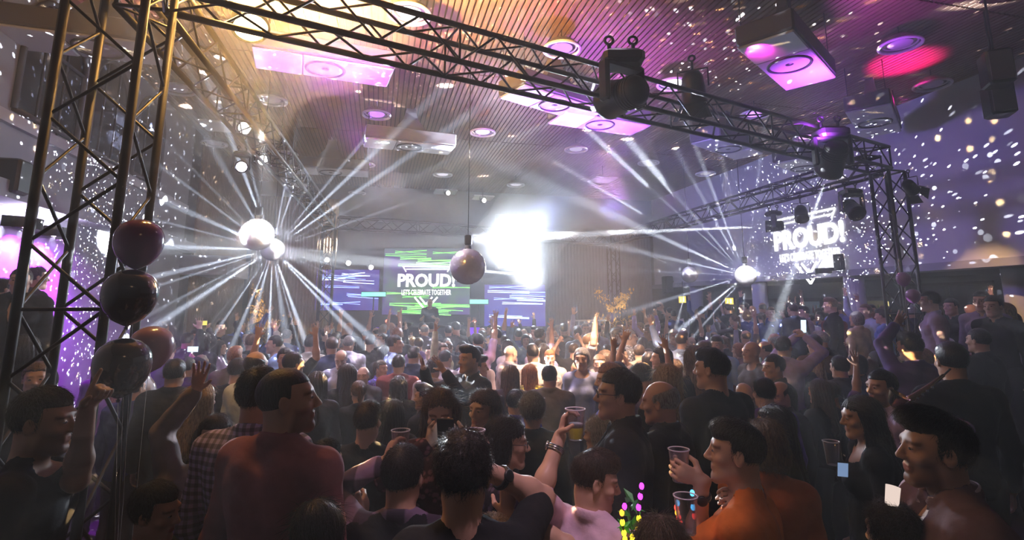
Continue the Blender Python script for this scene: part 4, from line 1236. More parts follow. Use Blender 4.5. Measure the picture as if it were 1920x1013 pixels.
WT = P(262, 800, 2.62); WT = Vector((WT.x, WT.y, .12))
wt = tag(MB().lathe([(.001, 0), (.09, 0), (.1, .05), (.07, .11), (.001, .12)], n=20).build('balloon_weight', M['black_metal']), 'round weight on the floor that holds the left balloon column', 'weight'); wt.location = (WT.x, WT.y, 0)
balloon(260, 458, 41, 2.72, bal_pur, 'shiny purple balloon at the top of the left balloon column', WT, 'left balloon column')
balloon(243, 558, 45, 2.66, bal_blk, 'black balloon second from the top of the left balloon column', WT, 'left balloon column')
balloon(283, 655, 36, 2.8, bal_pink, 'rose pearl balloon peeking out behind the lowest black balloon', WT, 'left balloon column')
balloon(229, 690, 46, 2.55, bal_blk, 'lowest black balloon of the left balloon column', WT, 'left balloon column')
W2 = Vector((NR.x - .35, NR.y - .35, .12)); wt = tag(MB().lathe([(.001, 0), (.09, 0), (.1, .05), (.07, .11), (.001, .12)], n=20).build('balloon_weight', M['black_metal']), 'round weight on the floor below the balloons at the right tower', 'weight'); wt.location = (W2.x, W2.y, 0)
balloon(1694, 524, 12, 7.2, bal_pur, 'small purple balloon at the right truss tower, the upper one', W2, 'balloons at the right tower')
balloon(1712, 556, 12, 7.1, bal_pur, 'small purple balloon at the right truss tower, the lower one', W2, 'balloons at the right tower')

# ------------------------------------------------------------------ high tables on the right
def high_table(p, w, rz, z, label, m):
    t = thing('high_table', label, 'table', p, rz, 'square high tables')
    MB().bbox((0, 0, z - .02), (w, w, .04), .008).build('tabletop', m, t)
    for x in (-1, 1):
        for y in (-1, 1): MB().tube([(x * w * .42, y * w * .42, 0), (x * w * .42, y * w * .42, z - .04)], .018, 8).build('leg', M['black_metal'], t)
    MB().tube([(-w * .42, w * .42, .3), (w * .42, w * .42, .3)], .012, 6).tube([(-w * .42, -w * .42, .3), (w * .42, -w * .42, .3)], .012, 6).build('foot_rail', M['black_metal'], t)
    return t
dark_top = simple('dark lacquered top', (.09, .035, .07), .18); pink_top = simple('pink lacquered top', (.55, .05, .22), .3)
p = P(1690, 838, 3.55); HT1 = high_table((p.x, p.y, 0), .5, .9, p.z, 'dark square high table in front of the bearded man', dark_top); KEEP_OFF.append(HT1.location.copy())
p = P(1808, 662, 7.6); HT2 = high_table((p.x, p.y, ground(p.x, p.y)), .55, .75, p.z - ground(p.x, p.y), 'pink topped high table on the right', pink_top); KEEP_OFF.append(HT2.location.copy())
# ------------------------------------------------------------------ things held in hands
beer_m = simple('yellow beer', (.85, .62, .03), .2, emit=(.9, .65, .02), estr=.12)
foam_m = simple('beer foam', (.8, .75, .7), .7)
screen_b = emitter('phone screen light', (.65, .8, 1.), 1.6)
screen_y = emitter('phone screen yellow', (1., .85, .15), 1.1)
cup_me = MB().lathe([(.001, .0), (.028, .0), (.030, .003), (.040, .118), (.043, .120), (.044, .124), (.041, .125), (.0385, .118), (.0285, .006), (.001, .005)], n=28).mesh('cup'); cup_me.materials.append(M['plastic'])
rim2_me = MB().torus((0, 0, .122), .0415, .0022, 28, 6).mesh('rim'); rim2_me.materials.append(simple('bright cup rim', (.85, .8, .9), .3))
def cup(p, label, fill=0., rz=0., tilt=(0, 0)):
    t = thing('plastic_cup', label, 'cup', p, rz, 'plastic cups'); t.rotation_euler = (tilt[0], tilt[1], rz)
    link('wall', cup_me, t); link('rim', rim2_me, t)
    if fill:
        r = .0285 + .0105 * fill
        MB().lathe([(.001, .007), (.0275, .007), (r - .001, .118 * fill), (.001, .118 * fill)], n=24).build('beer', beer_m, t)
        MB().lathe([(.001, .118 * fill), (r - .001, .118 * fill + .001), (r, .118 * fill + .014), (.001, .118 * fill + .014)], n=24).build('foam', foam_m, t)
    return t
def cup_in(hr, sd, label, fill=0., below=.06, out=.043):
    a = hr['k']['arm'][sd]; c = hr['w'](a['wr'] + a['h'] * .085 + a['n'] * out)
    return cup(c - Vector((0, 0, below)), label, fill)
def phone(p, label, ry, rx, scr, s=1., back=False):
    t = thing('phone', label, 'phone', p, 0, 'phones held up'); t.rotation_euler = (rx, 0, ry)
    MB().bbox((0, 0, 0), (.075 * s, .009, .15 * s), .004).build('case', M['black_plastic'], t)
    if back: MB().lathe([(.001, 0), (.008, 0), (.008, .002), (.001, .002)], (.02, 0, .055), 12, Matrix.Rotation(PI / 2, 3, 'X')).lathe([(.001, 0), (.008, 0), (.008, .002), (.001, .002)], (.02, -.005, .03), 12, Matrix.Rotation(PI / 2, 3, 'X')).build('camera_lens', M['steel'], t)
    MB().box((0, (-.005 if not back else .005), 0), (.068 * s, .001, .14 * s)).build('screen', scr, t)
    return t
def watch(hr, sd, m, at_=.06):
    a = hr['k']['arm'][sd]; ax = nz(a['wr'] - a['el']); c = Vector(a['wr'] - ax * at_)
    R = Vector(ax).to_track_quat('Z', 'Y').to_matrix()
    w = MB().torus(c, .036, .006, 24, 8, R).torus(c + R @ Vector((0, 0, .008)), .036, .004, 24, 6, R).torus(c - R @ Vector((0, 0, .008)), .036, .004, 24, 6, R)
    q = -a['n'] if abs(a['n'] @ ax) < .9 else a['s']; q = nz(q - ax * (q @ ax))
    w.lathe([(.001, -.004), (.02, -.004), (.021, .003), (.017, .006), (.001, .006)], c + Vector(q) * .041, 16, Vector(q).to_track_quat('Z', 'Y').to_matrix())
    return w.build('wristwatch', m, hr['o'])
def glasses(hr):
    k = hr['k']; b = MB()
    f = lambda x, y, z: Vector(k['hc'] + k['Rh'] @ np.array((x, y, z)))
    for sd in (-1, 1):
        pts = [f(sd * .032 + .022 * math.cos(q), .098, .006 + .016 * math.sin(q)) for q in np.linspace(0, 2 * PI, 17)]
        b.tube(pts, .0016, 5, False); b.tube([f(sd * .054, .097, .01), f(sd * .074, .06, .012), f(sd * .079, -.01, .012)], .0016, 5)
    b.tube([f(-.01, .099, .008), f(0, .102, .01), f(.01, .099, .008)], .0016, 5)
    return b.build('glasses', M['black_plastic'], hr['o'])

K_ = (.012, .012, .014); W_ = (.72, .66, .74); NV = (.02, .025, .07); GR = (.13, .12, .12); RD = (.20, .035, .03); OR = (.72, .20, .04)
PK = (.55, .16, .17); LV = (.46, .36, .62); LB = (.30, .38, .62); BR = (.13, .055, .035); DN = (.06, .08, .26); CR = (.62, .52, .40)
tee, shl, shs, jac, swe, drs, drl = ('tee', .38), ('shirt', .93), ('shirt', .42), ('jacket', .95), ('sweater', .95), ('dress', 0), ('dress', .92)
def T(kind, col): return (*kind, col)

# ---- front rows, one by one
a = hero('young man in white shirt with rolled sleeves raising a yellow beer in a clear cup', 1117, 902, 118, 48, 42, -14, hair='fade', hc='brown', top=('shirt', {-1: .52, 1: .93}, (.74, .52, .66)), skin=0, beard=.15,
         L=dict(px=(1050, 818), dy=.02, hand='hold', h=(.3, .1, .95), n=(.95, -.25, -.2), pole=(-.35, -.35, -.9)), R='down', vox=.006, strands=6000)
watch(a, -1, M['steel']); cup_in(a, -1, 'clear cup half full of yellow beer, raised in the air', .42, .075, .050)
a = hero('man in black over a plaid shirt, back turned, lifting a cup in his hand', 757, 895, 122, 6, 4, -4, hair='short', hc='dark', top=('shirt', .93, (.42, .28, .46)), pat='plaid', build=.9,
         L=dict(px=(722, 866), dy=.22, hand='hold', h=(.25, .5, .8), n=(.75, .5, -.1), pole=(-1, -.1, -.4)), R='bent', strands=6000, vox=.006)
cup_in(a, -1, 'empty clear cup with a bright rim held up by the plaid sleeve', 0, .05)
vest = top_mesh(skeleton('m', None, 0, 0, 0, (0, 0), .93), .01, 0, 'tee', .95); vest.materials.append(M['cloth']); o = link('vest', vest, a['o']); o.color = (.008, .008, .01, 1); o.scale = (1.03, 1.09, 1.0)
a = hero('curly dark haired man in black tee, back turned, next to the plaid sleeved man', 870, 892, 122, -4, 10, -10, hair='curly', hc='dark', top=T(tee, K_), build=.88, force=1.96,
         R=dict(px=(916, 884), dy=.12, hand='hold', h=(-.35, .15, .92), n=(-.6, .6, .0), pole=(.8, -.1, -1)), L='down', strands=6000, vox=.006)
watch(a, 1, M['black_plastic']); cup_in(a, 1, 'clear cup half hidden behind the curly dark head', 0, .06)
a = hero('golden haired person at the bottom edge showing only the top of the head', 925, 1032, 132, 5, hair='short', hc='golden', top=T(tee, K_), sex='f', strands=7000, R=dict(px=(950, 968), dy=.15, hand='point', n=(-.3, .9, 0), h=(.1, .1, 1)))
hero('brown haired person with a parting at the bottom edge right of the white shirt', 1240, 1036, 128, 8, hair='bob', hc='brown', top=T(tee, K_), sex='f', strands=6000)
a = hero('dark haired man in black at the lower left, pointing upward with one finger', 84, 792, 140, 68, 10, -4, hair='short', hc='black', top=T(tee, (.009, .009, .011)), skin=3, beard=.5,
         L=dict(px=(163, 770), dy=-.05, hand='point', h=(.35, .1, .93), n=(.9, -.3, -.1), pole=(-.2, .2, -1)), R='down', strands=5000, vox=.006)
a = hero('smiling man in grey zip sweater with his open hand raised high', 403, 824, 100, 142, 8, 0, hair='short', hc='dark', top=T(swe, (.20, .165, .165)), skin=4, beard=.45,
         R=dict(px=(366, 734), dy=.0, hand='open', h=(.15, .05, 1), n=(.05, -1, .1), pole=(-1, .1, -.3)), L='down', strands=5000, vox=.006)
c = MB(); k = a['k']; nk = k['neck']; c.tube([Vector(nk + np.array(q)) for q in ((-.05, .055, .045), (-.035, .11, -.05), (0, .135, -.14), (.035, .11, -.05), (.05, .055, .045))], .016, 8); c.build('collar', simple('grey knit', (.17, .15, .15), .9), a['o'])
b = MB(); b.raw([Vector(nk + np.array(q)) for q in ((-.045, .07, .02), (.045, .07, .02), (.03, .118, -.06), (0, .138, -.13), (-.03, .118, -.06))], [(0, 4, 3, 2, 1)]); b.build('undershirt', simple('pink tee', (.55, .28, .36), .9), a['o'])
hero('dark haired woman in profile at the lower left edge, warm light on her cheek', 292, 962, 112, 82, 8, -8, 'f', 'short', 'black', T(drl, (.01, .01, .012)), skin=4, strands=5000)
hero('man in lilac checked shirt, back turned, beside the bearded man in red', 487, 744, 88, 4, 2, 0, hair='short', hc='dark', top=T(shl, (.50, .42, .66)), pat='gingham', strands=4000, build=1.02, force=2.95)
hero('bearded man in red pink shirt turned to the right', 541, 752, 100, 22, 52, 4, hair='buzz', hc='dark', top=T(shl, (.36, .14, .16)), beard=.75, build=1.08, L='down', R='bent', force=2.55, vox=.0065)
hero('dark haired person in blue grey shirt behind the red shirt, head bowed', 612, 866, 100, 10, 8, -6, hair='short', hc='black', top=T(shl, (.05, .06, .10)), strands=4500)
hero('dark haired woman at the bottom edge with only the crown of her head showing', 588, 1004, 118, -38, -10, -12, 'f', 'long', 'black', T(drl, K_), strands=6000)
hero('short haired man in black tee, back turned, left of the woman with the phone', 690, 792, 88, 4, 6, 0, hair='fade', hc='brown', top=T(tee, K_), strands=5000, L='down', R='bent', vox=.0065)
a = hero('long blonde haired woman looking down at the phone in both her hands', 826, 776, 88, 178, 0, -14, 'f', 'long', 'light_brown', ('shirt', .93, (.10, .04, .055)),  pat='floral', skin=2,
         R=dict(px=(806, 830), dy=-.22, hand='hold', h=(.5, -.2, .6), n=(.4, .8, .3), pole=(-1, 0, -.8)), L=dict(px=(862, 830), dy=-.22, hand='hold', h=(-.5, -.2, .6), n=(-.4, .8, .3), pole=(1, 0, -.8)), strands=5000, vox=.0065)
q = P(836, 812, a['root'][1] - .34); phone(q, 'dark phone held in front of the long blonde haired woman', 0, .5, screen_b, 1.1, True)
a = hero('light haired woman glancing back at the camera in the middle', 906, 770, 76, 205, 12, 0, 'f', 'bob', 'light_brown', T(drl, (.03, .025, .03)), skin=2, strands=4000)
a = hero('dark bobbed woman with glasses in profile, dark sparkling top', 953, 832, 82, 82, 6, -4, 'f', 'bob', 'dark', T(drl, (.03, .02, .035)), pat='floral', skin=0, strands=4500); glasses(a)
hero('person with curly grey hair seen from behind, centre of the crowd', 999, 772, 74, 2, 6, 0, 'f', 'curly', 'grey', T(swe, (.03, .028, .035)), strands=5000)
hero('dark haired man in violet blue shirt left of the curly grey head', 966, 756, 56, 4, hair='short', hc='black', top=T(shl, (.10, .08, .42)), strands=2500)
hero('older woman with smooth platinum bob below the raised beer', 1121, 816, 76, -38, -18, -6, 'f', 'bob', 'platinum', T(drl, K_), skin=2, strands=6000, vox=.0065)
a = hero('tall man with glasses in left profile, dark jacket, right of the raised beer', 1157, 742, 84, -78, -8, 2, hair='short', hc='dark', top=T(jac, (.022, .022, .035)), skin=0, strands=4000, force=2.95, vox=.0065); glasses(a)
hero('balding grey haired man in black coat turned left', 1236, 756, 74, -55, -8, -6, hair='ring', hc='grey', top=T(jac, K_), skin=4, strands=3000, force=2.95)
hero('ginger haired man in profile lit warm, left of the tall man with glasses', 1142, 713, 62, -82, -6, -6, hair='short', hc='ginger', top=T(shl, (.12, .10, .40)), skin=2, strands=2500)
hero('dark haired man with bowed head behind the tall man with glasses', 1201, 712, 64, -42, -10, -18, hair='short', hc='black', top=T(shl, (.45, .32, .50)), skin=0, strands=2500)
hero('blonde woman with straight long hair, back turned, right of centre', 1251, 716, 62, 8, sex='f', hair='long', hc='blond', top=T(drl, K_), strands=3500)
hero('broad man in black tee with buzzed hair seen from behind, right of the blonde', 1334, 694, 72, -28, -22, 0, hair='fade', hc='black', top=T(tee, K_), build=1.15, strands=2500, force=3.7)
hero('woman with long light brown hair in front of the raised arm with the bracelet', 1302, 676, 52, 0, sex='f', hair='long', hc='light_brown', top=T(drl, K_), strands=2500)
a = hero('man in orange tee in left profile holding an empty cup', 1378, 850, 108, -62, -12, 2, hair='fade', hc='black', top=T(tee, (.75, .22, .05)), skin=0, force=2.25,
         L=dict(px=(1316, 902), dy=.0, hand='hold', h=(-.9, .1, .35), n=(-.2, .9, .3), pole=(.2, -.3, -1)), R='down', strands=5000, vox=.006)
watch(a, -1, M['black_plastic']); cup_in(a, -1, 'empty clear cup held out to the left by the man in orange', 0, .055)
a = hero('light brown haired woman hugging the man in orange, her hand on his shoulder', 1432, 838, 88, 20, -20, -6, 'f', 'bob', 'light_brown', T(shl, (.50, .15, .06)), skin=0, force=2.68,
         L=dict(px=(1436, 938), dy=-.66, hand='relaxed', h=(-1, .1, .05), n=(0, .6, -.7), pole=(.9, -.2, -.2)), R='down', strands=4000)
watch(a, -1, M['steel'])
def collar(hr, col, r=.073):
    k = hr['k']; nk = k['neck']; c = MB()
    pts = [Vector(nk + np.array((r * math.cos(q), .004 + r * math.sin(q), .040 - .024 * math.sin(q)))) for q in np.linspace(115 * D2R, 425 * D2R, 26)]
    vs = []
    for q in pts:
        o = Vector((q.x - nk[0], q.y - nk[1], 0)).normalized()
        vs += [q + Vector((0, 0, .022)), q + o * .006 + Vector((0, 0, .020)), q + o * .016 - Vector((0, 0, .020)), q + o * .006 - Vector((0, 0, .022))]
    n = len(pts); c.raw(vs, [(i * 4 + j, i * 4 + (j + 1) % 4, i * 4 + 4 + (j + 1) % 4, i * 4 + 4 + j) for i in range(n - 1) for j in range(4)] + [(0, 1, 2, 3), tuple((n - 1) * 4 + j for j in (3, 2, 1, 0))], True)
    o = c.build('collar', M['cloth'], hr['o']); o.color = (*col, 1); return o
a = hero('bearded man with swept dark hair in pinkish grey blazer at the lower right', 1752, 846, 158, -74, -4, 2, hair='quiff', hc='black', top=T(jac, (.20, .13, .15)), skin=0, beard=.85, strands=7000, vox=.006, build=1.02); collar(a, (.62, .52, .58), .078)
hero('dark curly head at the bottom edge in front of the bearded man', 1672, 1006, 132, -6, hair='curly', hc='dark', top=T(tee, K_), sex='f', strands=6000)
a = hero('curly haired man bending over a lit phone', 1368, 780, 66, 165, 8, -32, hair='curly', hc='dark', top=T(swe, (.02, .018, .02)), strands=3000, R=dict(px=(1378, 812), dy=-.2, hand='hold', h=(.3, -.3, .7), n=(.6, .6, .2)))
q = P(1386, 800, a['root'][1] - .28); phone(q, 'phone with bright screen below the curly haired man', .4, .6, screen_b, 1.0)
hero('bald man looking down, skull shining pink', 1396, 742, 54, 168, -6, -28, hair='bald', top=T(tee, (.03, .03, .05)), skin=0)
hero('person in violet shirt with dark hair left of the thin light beam', 1432, 738, 54, -5, hair='short', hc='black', top=T(shl, (.14, .08, .34)))
hero('man with receding dark hair turned left below the thin beam', 1462, 742, 58, -105, -5, -14, hair='ring', hc='dark', top=T(jac, K_), skin=4)
hero('long haired woman in left profile in the dark right part', 1612, 784, 86, -72, -8, -6, 'f', 'long', 'black', T(drl, K_), skin=0, strands=4000)
hero('woman with straight black hair in greenish shade, face to the left', 1448, 800, 78, -65, -6, 0, 'f', 'long', 'black', T(drl, (.02, .03, .012)), skin=0, strands=3500)
hero('woman with brown hair touched by the thin slanting beam', 1536, 736, 62, -20, sex='f', hair='long', hc='brown', top=T(drl, K_), strands=2500)
hero('man with dark beard in pale violet shirt facing left on the right side', 1652, 728, 74, -96, -4, 0, hair='short', hc='black', top=T(shl, (.46, .36, .62)), beard=.8, strands=2500, L=dict(px=(1716, 772), dy=-.15, hand='hold', h=(.6, .3, .5), n=(0, .6, .6)))
hero('man in left profile with dark hair beside the thin vertical beam', 1450, 690, 54, -88, -4, -2, hair='short', hc='dark', top=T(jac, K_))
a = hero('man in pale lilac shirt with both arms up holding a phone on the right', 1470, 652, 42, 32, 22, 2, hair='short', hc='brown', top=T(shl, (.56, .48, .78)), L=dict(px=(1497, 628), dy=.15, hand='hold', n=(.3, .9, 0)), R=dict(px=(1508, 630), dy=.05, hand='hold', n=(-.3, .9, 0)))
q = P(1506, 612, a['root'][1] + .12); phone(q, 'phone held up by the man in pale lilac shirt', .2, .1, screen_b, 1.1)
hero('man in dark leather jacket, back turned, behind the raised open hand', 1574, 690, 50, -8, hair='short', hc='dark', top=T(jac, (.02, .02, .035)))
a = hero('person in violet tee lifting one bare arm with an open hand on the right', 1556, 738, 60, -10, hair='short', hc='dark', top=T(tee, (.28, .18, .42)), R=dict(px=(1609, 664), dy=.12, hand='open', h=(.02, .1, 1), n=(0, 1, 0), pole=(1, 0, -.6)))
a = hero('man in violet long sleeved shirt stretching his left arm up', 1706, 652, 52, -6, -6, 0, hair='fade', hc='black', top=T(shl, (.13, .09, .30)), L=dict(px=(1680, 608), dy=.2, hand='open', n=(0, 1, 0), pole=(-1, 0, -.5)), force=4.4)
hero('man in white shirt, face half lit pink, on the right', 1752, 618, 50, -128, -10, 0, hair='short', hc='black', top=T(shl, (.66, .56, .74)))
hero('bald man looking left near the right tower', 1797, 604, 40, -118, hair='bald', top=T(jac, K_), force=6.3)
# ---- middle rows
def mid(label, u, v, hp, yaw, hair, hc, kind, col, hy=0, hpi=0, sex='m', skin=0, L=None, R=None, beard=0., pat='cloth', st=700, **kw):
    return hero(label, u, v, hp, yaw, hy, hpi, sex, hair, hc, T(kind, col), pat, skin, L, R, beard, vox=.010, strands=st if hair != 'bald' else 0, seed=2, **kw)
mid('bald man in white shirt, back turned, left of centre', 654, 645, 33, -4, 'buzz', 'grey', shl, (.70, .70, .85))
mid('man with glasses looking down in front of the bald man in white', 639, 674, 38, 172, 'ring', 'dark', shl, (.66, .66, .82), hpi=-25)
mid('dark cropped man in black tee seen from behind, right of the bald man in white', 694, 643, 30, 0, 'fade', 'dark', tee, K_)
mid('man in pale blue shirt in right profile', 742, 646, 34, 62, 'short', 'dark', shl, (.34, .44, .80), hy=20)
mid('man in rust red sweater, back turned, large dark head', 748, 684, 40, 2, 'short', 'dark', swe, (.20, .035, .028), build=1.1)
mid('woman in blue patterned blouse looking right', 715, 692, 38, 120, 'pony', 'brown', shl, (.10, .08, .40), sex='f', pat='floral', skin=2)
mid('man with shaved neck in navy jacket, back turned', 776, 668, 38, 18, 'fade', 'dark', jac, NV)
mid('round faced man facing the camera in pale shirt', 806, 662, 30, 172, 'short', 'dark', shl, (.5, .46, .5), skin=2)
mid('curly headed man in white shirt, back turned, centre left', 814, 692, 42, 12, 'curly', 'dark', shl, (.66, .54, .62))
mid('dark haired man beside the curly man in white', 836, 674, 36, 34, 'short', 'dark', shl, (.58, .50, .56))
mid('red faced grey man facing the camera', 680, 706, 40, 176, 'ring', 'grey', shl, (.05, .04, .05), skin=4)
mid('woman with long dark hair left of the red faced man', 652, 704, 40, -6, 'long', 'dark', drl, K_, sex='f')
mid('woman with long dark hair in the pale light shaft', 594, 722, 46, -12, 'long', 'dark', drl, (.02, .02, .03), sex='f')
mid('blond woman with hair tied back in front of the red faced man', 672, 736, 44, -25, 'pony', 'light_brown', shl, K_, sex='f')
mid('woman with curly dark hair in front of the rust red sweater', 748, 726, 42, 2, 'wavy', 'dark', drl, K_, sex='f')
mid('man with dark quiff in left profile lit violet', 796, 746, 56, -70, 'quiff', 'black', jac, K_)
mid('woman with long black hair behind the short haired man in black', 738, 778, 64, 8, 'long', 'black', drl, K_, sex='f', st=2000)
mid('balding man with grey rim of hair in the middle', 841, 652, 30, 16, 'ring', 'brown', jac, (.03, .03, .04))
mid('bald man far back below the logo screen', 797, 620, 23, 20, 'ring', 'grey', shl, (.2, .2, .3))
mid('man with dark crest of hair in right profile, violet shirt', 898, 690, 44, 55, 'quiff', 'dark', shl, (.17, .13, .44), hy=25)
mid('curly blonde head behind the man with the crest', 880, 672, 36, 10, 'curly', 'light_brown', drl, (.2, .15, .3), sex='f')
mid('man in right profile with black hair in the lit middle', 868, 652, 26, 75, 'short', 'black', jac, K_)
mid('bald man lit warm in the middle, hand at his face', 958, 664, 34, 50, 'bald', 'dark', shl, (.4, .3, .28), skin=2, R='phone')
mid('woman with long reddish brown hair in the warm light, the left one', 957, 706, 46, 4, 'long', 'light_brown', drl, (.06, .04, .05), sex='f', st=1500)
mid('woman with shiny copper hair in the centre of the warm light', 993, 702, 46, 4, 'long', 'ginger', drl, (.5, .4, .06), sex='f', st=1500, pat='floral')
mid('man with thick black hair and grey blazer in the warm light', 1031, 708, 48, 12, 'short', 'black', jac, (.16, .13, .11), hy=8)
mid('ginger man facing the camera in the warm light', 1031, 672, 34, 182, 'short', 'ginger', shl, (.4, .34, .34), hpi=-8, skin=2)
mid('fully bald man in black top, back turned, in the warm light', 1081, 694, 38, -22, 'bald', 'dark', tee, K_, skin=2)
mid('man in black with both arms raised in the warm light', 1076, 658, 30, 20, 'short', 'brown', tee, K_, L=dict(px=(1048, 640), dy=.2, hand='fist'), R=dict(px=(1086, 634), dy=.2, hand='fist'))
mid('fair man facing the camera left of the ginger profile', 1124, 684, 40, 190, 'short', 'light_brown', shl, (.5, .4, .4), skin=2)
mid('man with grey white hair in right profile, patterned shirt', 1182, 634, 30, 100, 'short', 'white', shl, (.2, .2, .24), pat='floral', skin=2)
mid('dark man with short hair below the grey haired man, back turned', 1138, 660, 30, 20, 'fade', 'black', shl, (.25, .2, .2))
mid('man in right profile in black pullover', 1166, 666, 30, 78, 'short', 'dark', swe, K_, skin=2)
mid('brown haired person seen from behind between the two profiles', 1199, 662, 32, 12, 'short', 'brown', shl, (.3, .24, .2))
mid('man drinking from a cup, head tipped back', 1215, 668, 30, -130, 'short', 'dark', tee, K_, hpi=14, skin=2, R='phone')
mid('white haired man facing the camera, far back', 1264, 632, 28, 172, 'short', 'white', shl, (.5, .5, .55), skin=2)
mid('grey haired man with glasses facing the camera', 1297, 644, 28, 176, 'ring', 'white', shl, (.4, .4, .45), skin=2)
mid('dark cropped man with a big ear in the warm light', 1243, 660, 32, -12, 'fade', 'black', shl, CR)
mid('woman with copper curls in the warm light', 1284, 668, 32, 60, 'curly', 'ginger', drl, (.5, .4, .25), sex='f')
mid('woman with blonde hair behind the straight blonde', 1268, 690, 36, 20, 'long', 'light_brown', drl, CR, sex='f')
mid('woman with purple bow and dark hair lit warm', 1098, 652, 26, 30, 'bob', 'dark', drl, K_, sex='f')
mid('man with raised bare arm and bracelet pointing up', 1330, 664, 30, -10, 'short', 'dark', jac, K_, L=dict(px=(1314, 606), dy=.25, hand='point'))
mid('person in pale shirt with arms up right of the warm light', 1360, 648, 26, 10, 'short', 'black', shl, (.55, .55, .75), R='high', L='up')
mid('woman with auburn hair right of the raised arms', 1384, 658, 32, -40, 'bob', 'ginger', drl, (.3, .15, .2), sex='f')
mid('man stretching one sleeved arm straight up left of the golden tree', 1098, 618, 22, 172, 'short', 'grey', shl, (.5, .48, .62), skin=2, R=dict(px=(1074, 582), dy=.2, hand='open'))
mid('man in denim shirt with one arm stretched to the upper right', 450, 612, 28, 8, 'short', 'brown', shl, (.10, .14, .50), R=dict(px=(505, 585), dy=.2, hand='open'), hy=20)
mid('shaved man in black in the left crowd', 305, 612, 30, 5, 'buzz', 'grey', jac, K_)
mid('man with dark hair facing the camera in the left crowd', 414, 616, 32, 170, 'short', 'black', jac, (.03, .03, .06))
mid('pale faced bald man facing the camera in the light shaft', 518, 652, 30, 175, 'bald', 'dark', shl, (.1, .1, .2), skin=2)
mid('man in dark top, back turned, in the pale light shaft', 446, 696, 52, 0, 'short', 'dark', tee, (.02, .025, .035), st=2000)
mid('grey haired person in blue shirt in the light shaft', 538, 632, 28, 15, 'short', 'grey', shl, (.12, .14, .4))
mid('dark woman with sparkling hair in the left crowd', 382, 640, 36, 6, 'wavy', 'dark', drl, K_, sex='f')
mid('fair haired person in the pale light shaft', 540, 686, 38, -8, 'short', 'light_brown', shl, (.1, .1, .15))
mid('person in black right of the balloon column', 328, 702, 62, -10, 'short', 'black', jac, (.008, .008, .01))
mid('fair haired woman behind the smiling man in grey', 378, 752, 74, 10, 'long', 'blond', drl, K_, sex='f', st=3000)
a = mid('person in denim jacket behind the lowest balloon', 252, 730, 62, 8, 'short', 'black', jac, (.05, .06, .22))
a = mid('person holding up a phone with a yellow picture, left crowd', 352, 640, 34, 10, 'short', 'dark', swe, (.04, .035, .04), R=dict(px=(392, 618), dy=.2, hand='hold'))
q = P(380, 606, a['root'][1] + .25); phone(q, 'phone with a glowing yellow picture in the left crowd', .1, 0, screen_y, 1.0).rotation_euler[1] = PI / 2
a = mid('person filming with a phone behind the raised open hand', 352, 690, 46, 12, 'short', 'black', swe, (.02, .02, .025), R=dict(px=(366, 674), dy=.2, hand='hold'))
q = P(362, 655, a['root'][1] + .22); phone(q, 'phone with a bright picture above the raised open hand', .0, 0, screen_b, .9).rotation_euler[1] = PI / 2
# people on the gallery by the left wall and on the right terrace
for u, v, hair, hc, l, sex in ((8, 545, 'short', 'black', 'dark figure at the left picture edge on the gallery', 'm'), (38, 528, 'short', 'dark', 'dark figure in front of the first purple wall wash', 'm'), (68, 522, 'short', 'black', 'tallest dark figure before the second purple wall wash', 'm'), (58, 560, 'bob', 'dark', 'dark woman in front of the two figures by the purple wall', 'f')):
    mid(l, u, v, 40, RNG.choice((150, 30, -60)), hair, hc, jac, K_, sex=sex, force=5.6 if v < 550 else 5.25)
for u, v, y, hair, hc, yaw, l, sex, col in ((1742, 566, 8.6, 'short', 'black', -60, 'dark figure at the left of the group by the far column', 'm', (.4, .32, .5)), (1766, 558, 8.9, 'short', 'black', 10, 'tall dark figure by the far column', 'm', K_),
                                      (1758, 590, 8.0, 'bob', 'brown', -30, 'brown haired woman in front of the tall dark figure', 'f', K_), (1783, 576, 8.4, 'short', 'black', -100, 'man in dark jacket by the far column', 'm', K_),
                                      (1840, 566, 7.2, 'short', 'black', -120, 'man with amber lit face under the exit sign', 'm', (.3, .22, .35)), (1862, 576, 7.0, 'short', 'dark', -110, 'man with reddish lit face next to the amber lit one', 'm', K_),
                                      (1882, 586, 6.7, 'long', 'golden', -80, 'woman with golden lit long hair at the right edge', 'f', (.05, .03, .02)), (1834, 640, 6.0, 'short', 'black', -20, 'dark man beside the pink topped table', 'm', K_)):
    mid(l, u, v, 30, yaw, hair, hc, shl, col, sex=sex, force=y, lo=1.4)
dj = P(806, 568, 16.05)
a = hero('disc jockey in black tee behind the desk on the stage', 806, 568, 14, 180, 0, -10, hair='bald', top=T(tee, K_), skin=0, L='bent', R='bent', vox=.012, force=16.05)
a['o'].location.z = .7; sc_ = (dj.z - .7) / 1.645; a['o'].scale = (sc_, sc_, sc_)

# ---- the coloured light strings
def light_string(label, pts, cols, w=.012):
    t = thing('light_string', label, 'light string', pts[0], 0, 'coloured light strings'); p0 = Vector(pts[0])
    MB().tube([Vector(p) - p0 for p in pts], .004, 6).build('wire', M['black_plastic'], t)
    n = len(cols)
    for i, c in enumerate(cols):
        f = i / max(1, n - 1) * (len(pts) - 1); j = min(int(f), len(pts) - 2); q = Vector(pts[j]).lerp(Vector(pts[j + 1]), f - j) - p0
        MB().sphere(q, (.009, .008, .012), 10, 8).build('bulb', emitter('led', c, 3), t)
PU, YE, GN, CY, RE, ORr = (.75, .05, 1.), (1., .7, .03), (.1, .9, .1), (.1, .6, 1.), (1., .06, .04), (1., .35, .03)
y = 2.05
light_string('coloured light string glowing violet at top and yellow below, bottom centre', [P(u, v, y) for u, v in ((1203, 912), (1200, 935), (1196, 960), (1200, 985), (1188, 1008), (1172, 1012))], [PU, PU, PU, YE, YE, YE, YE])
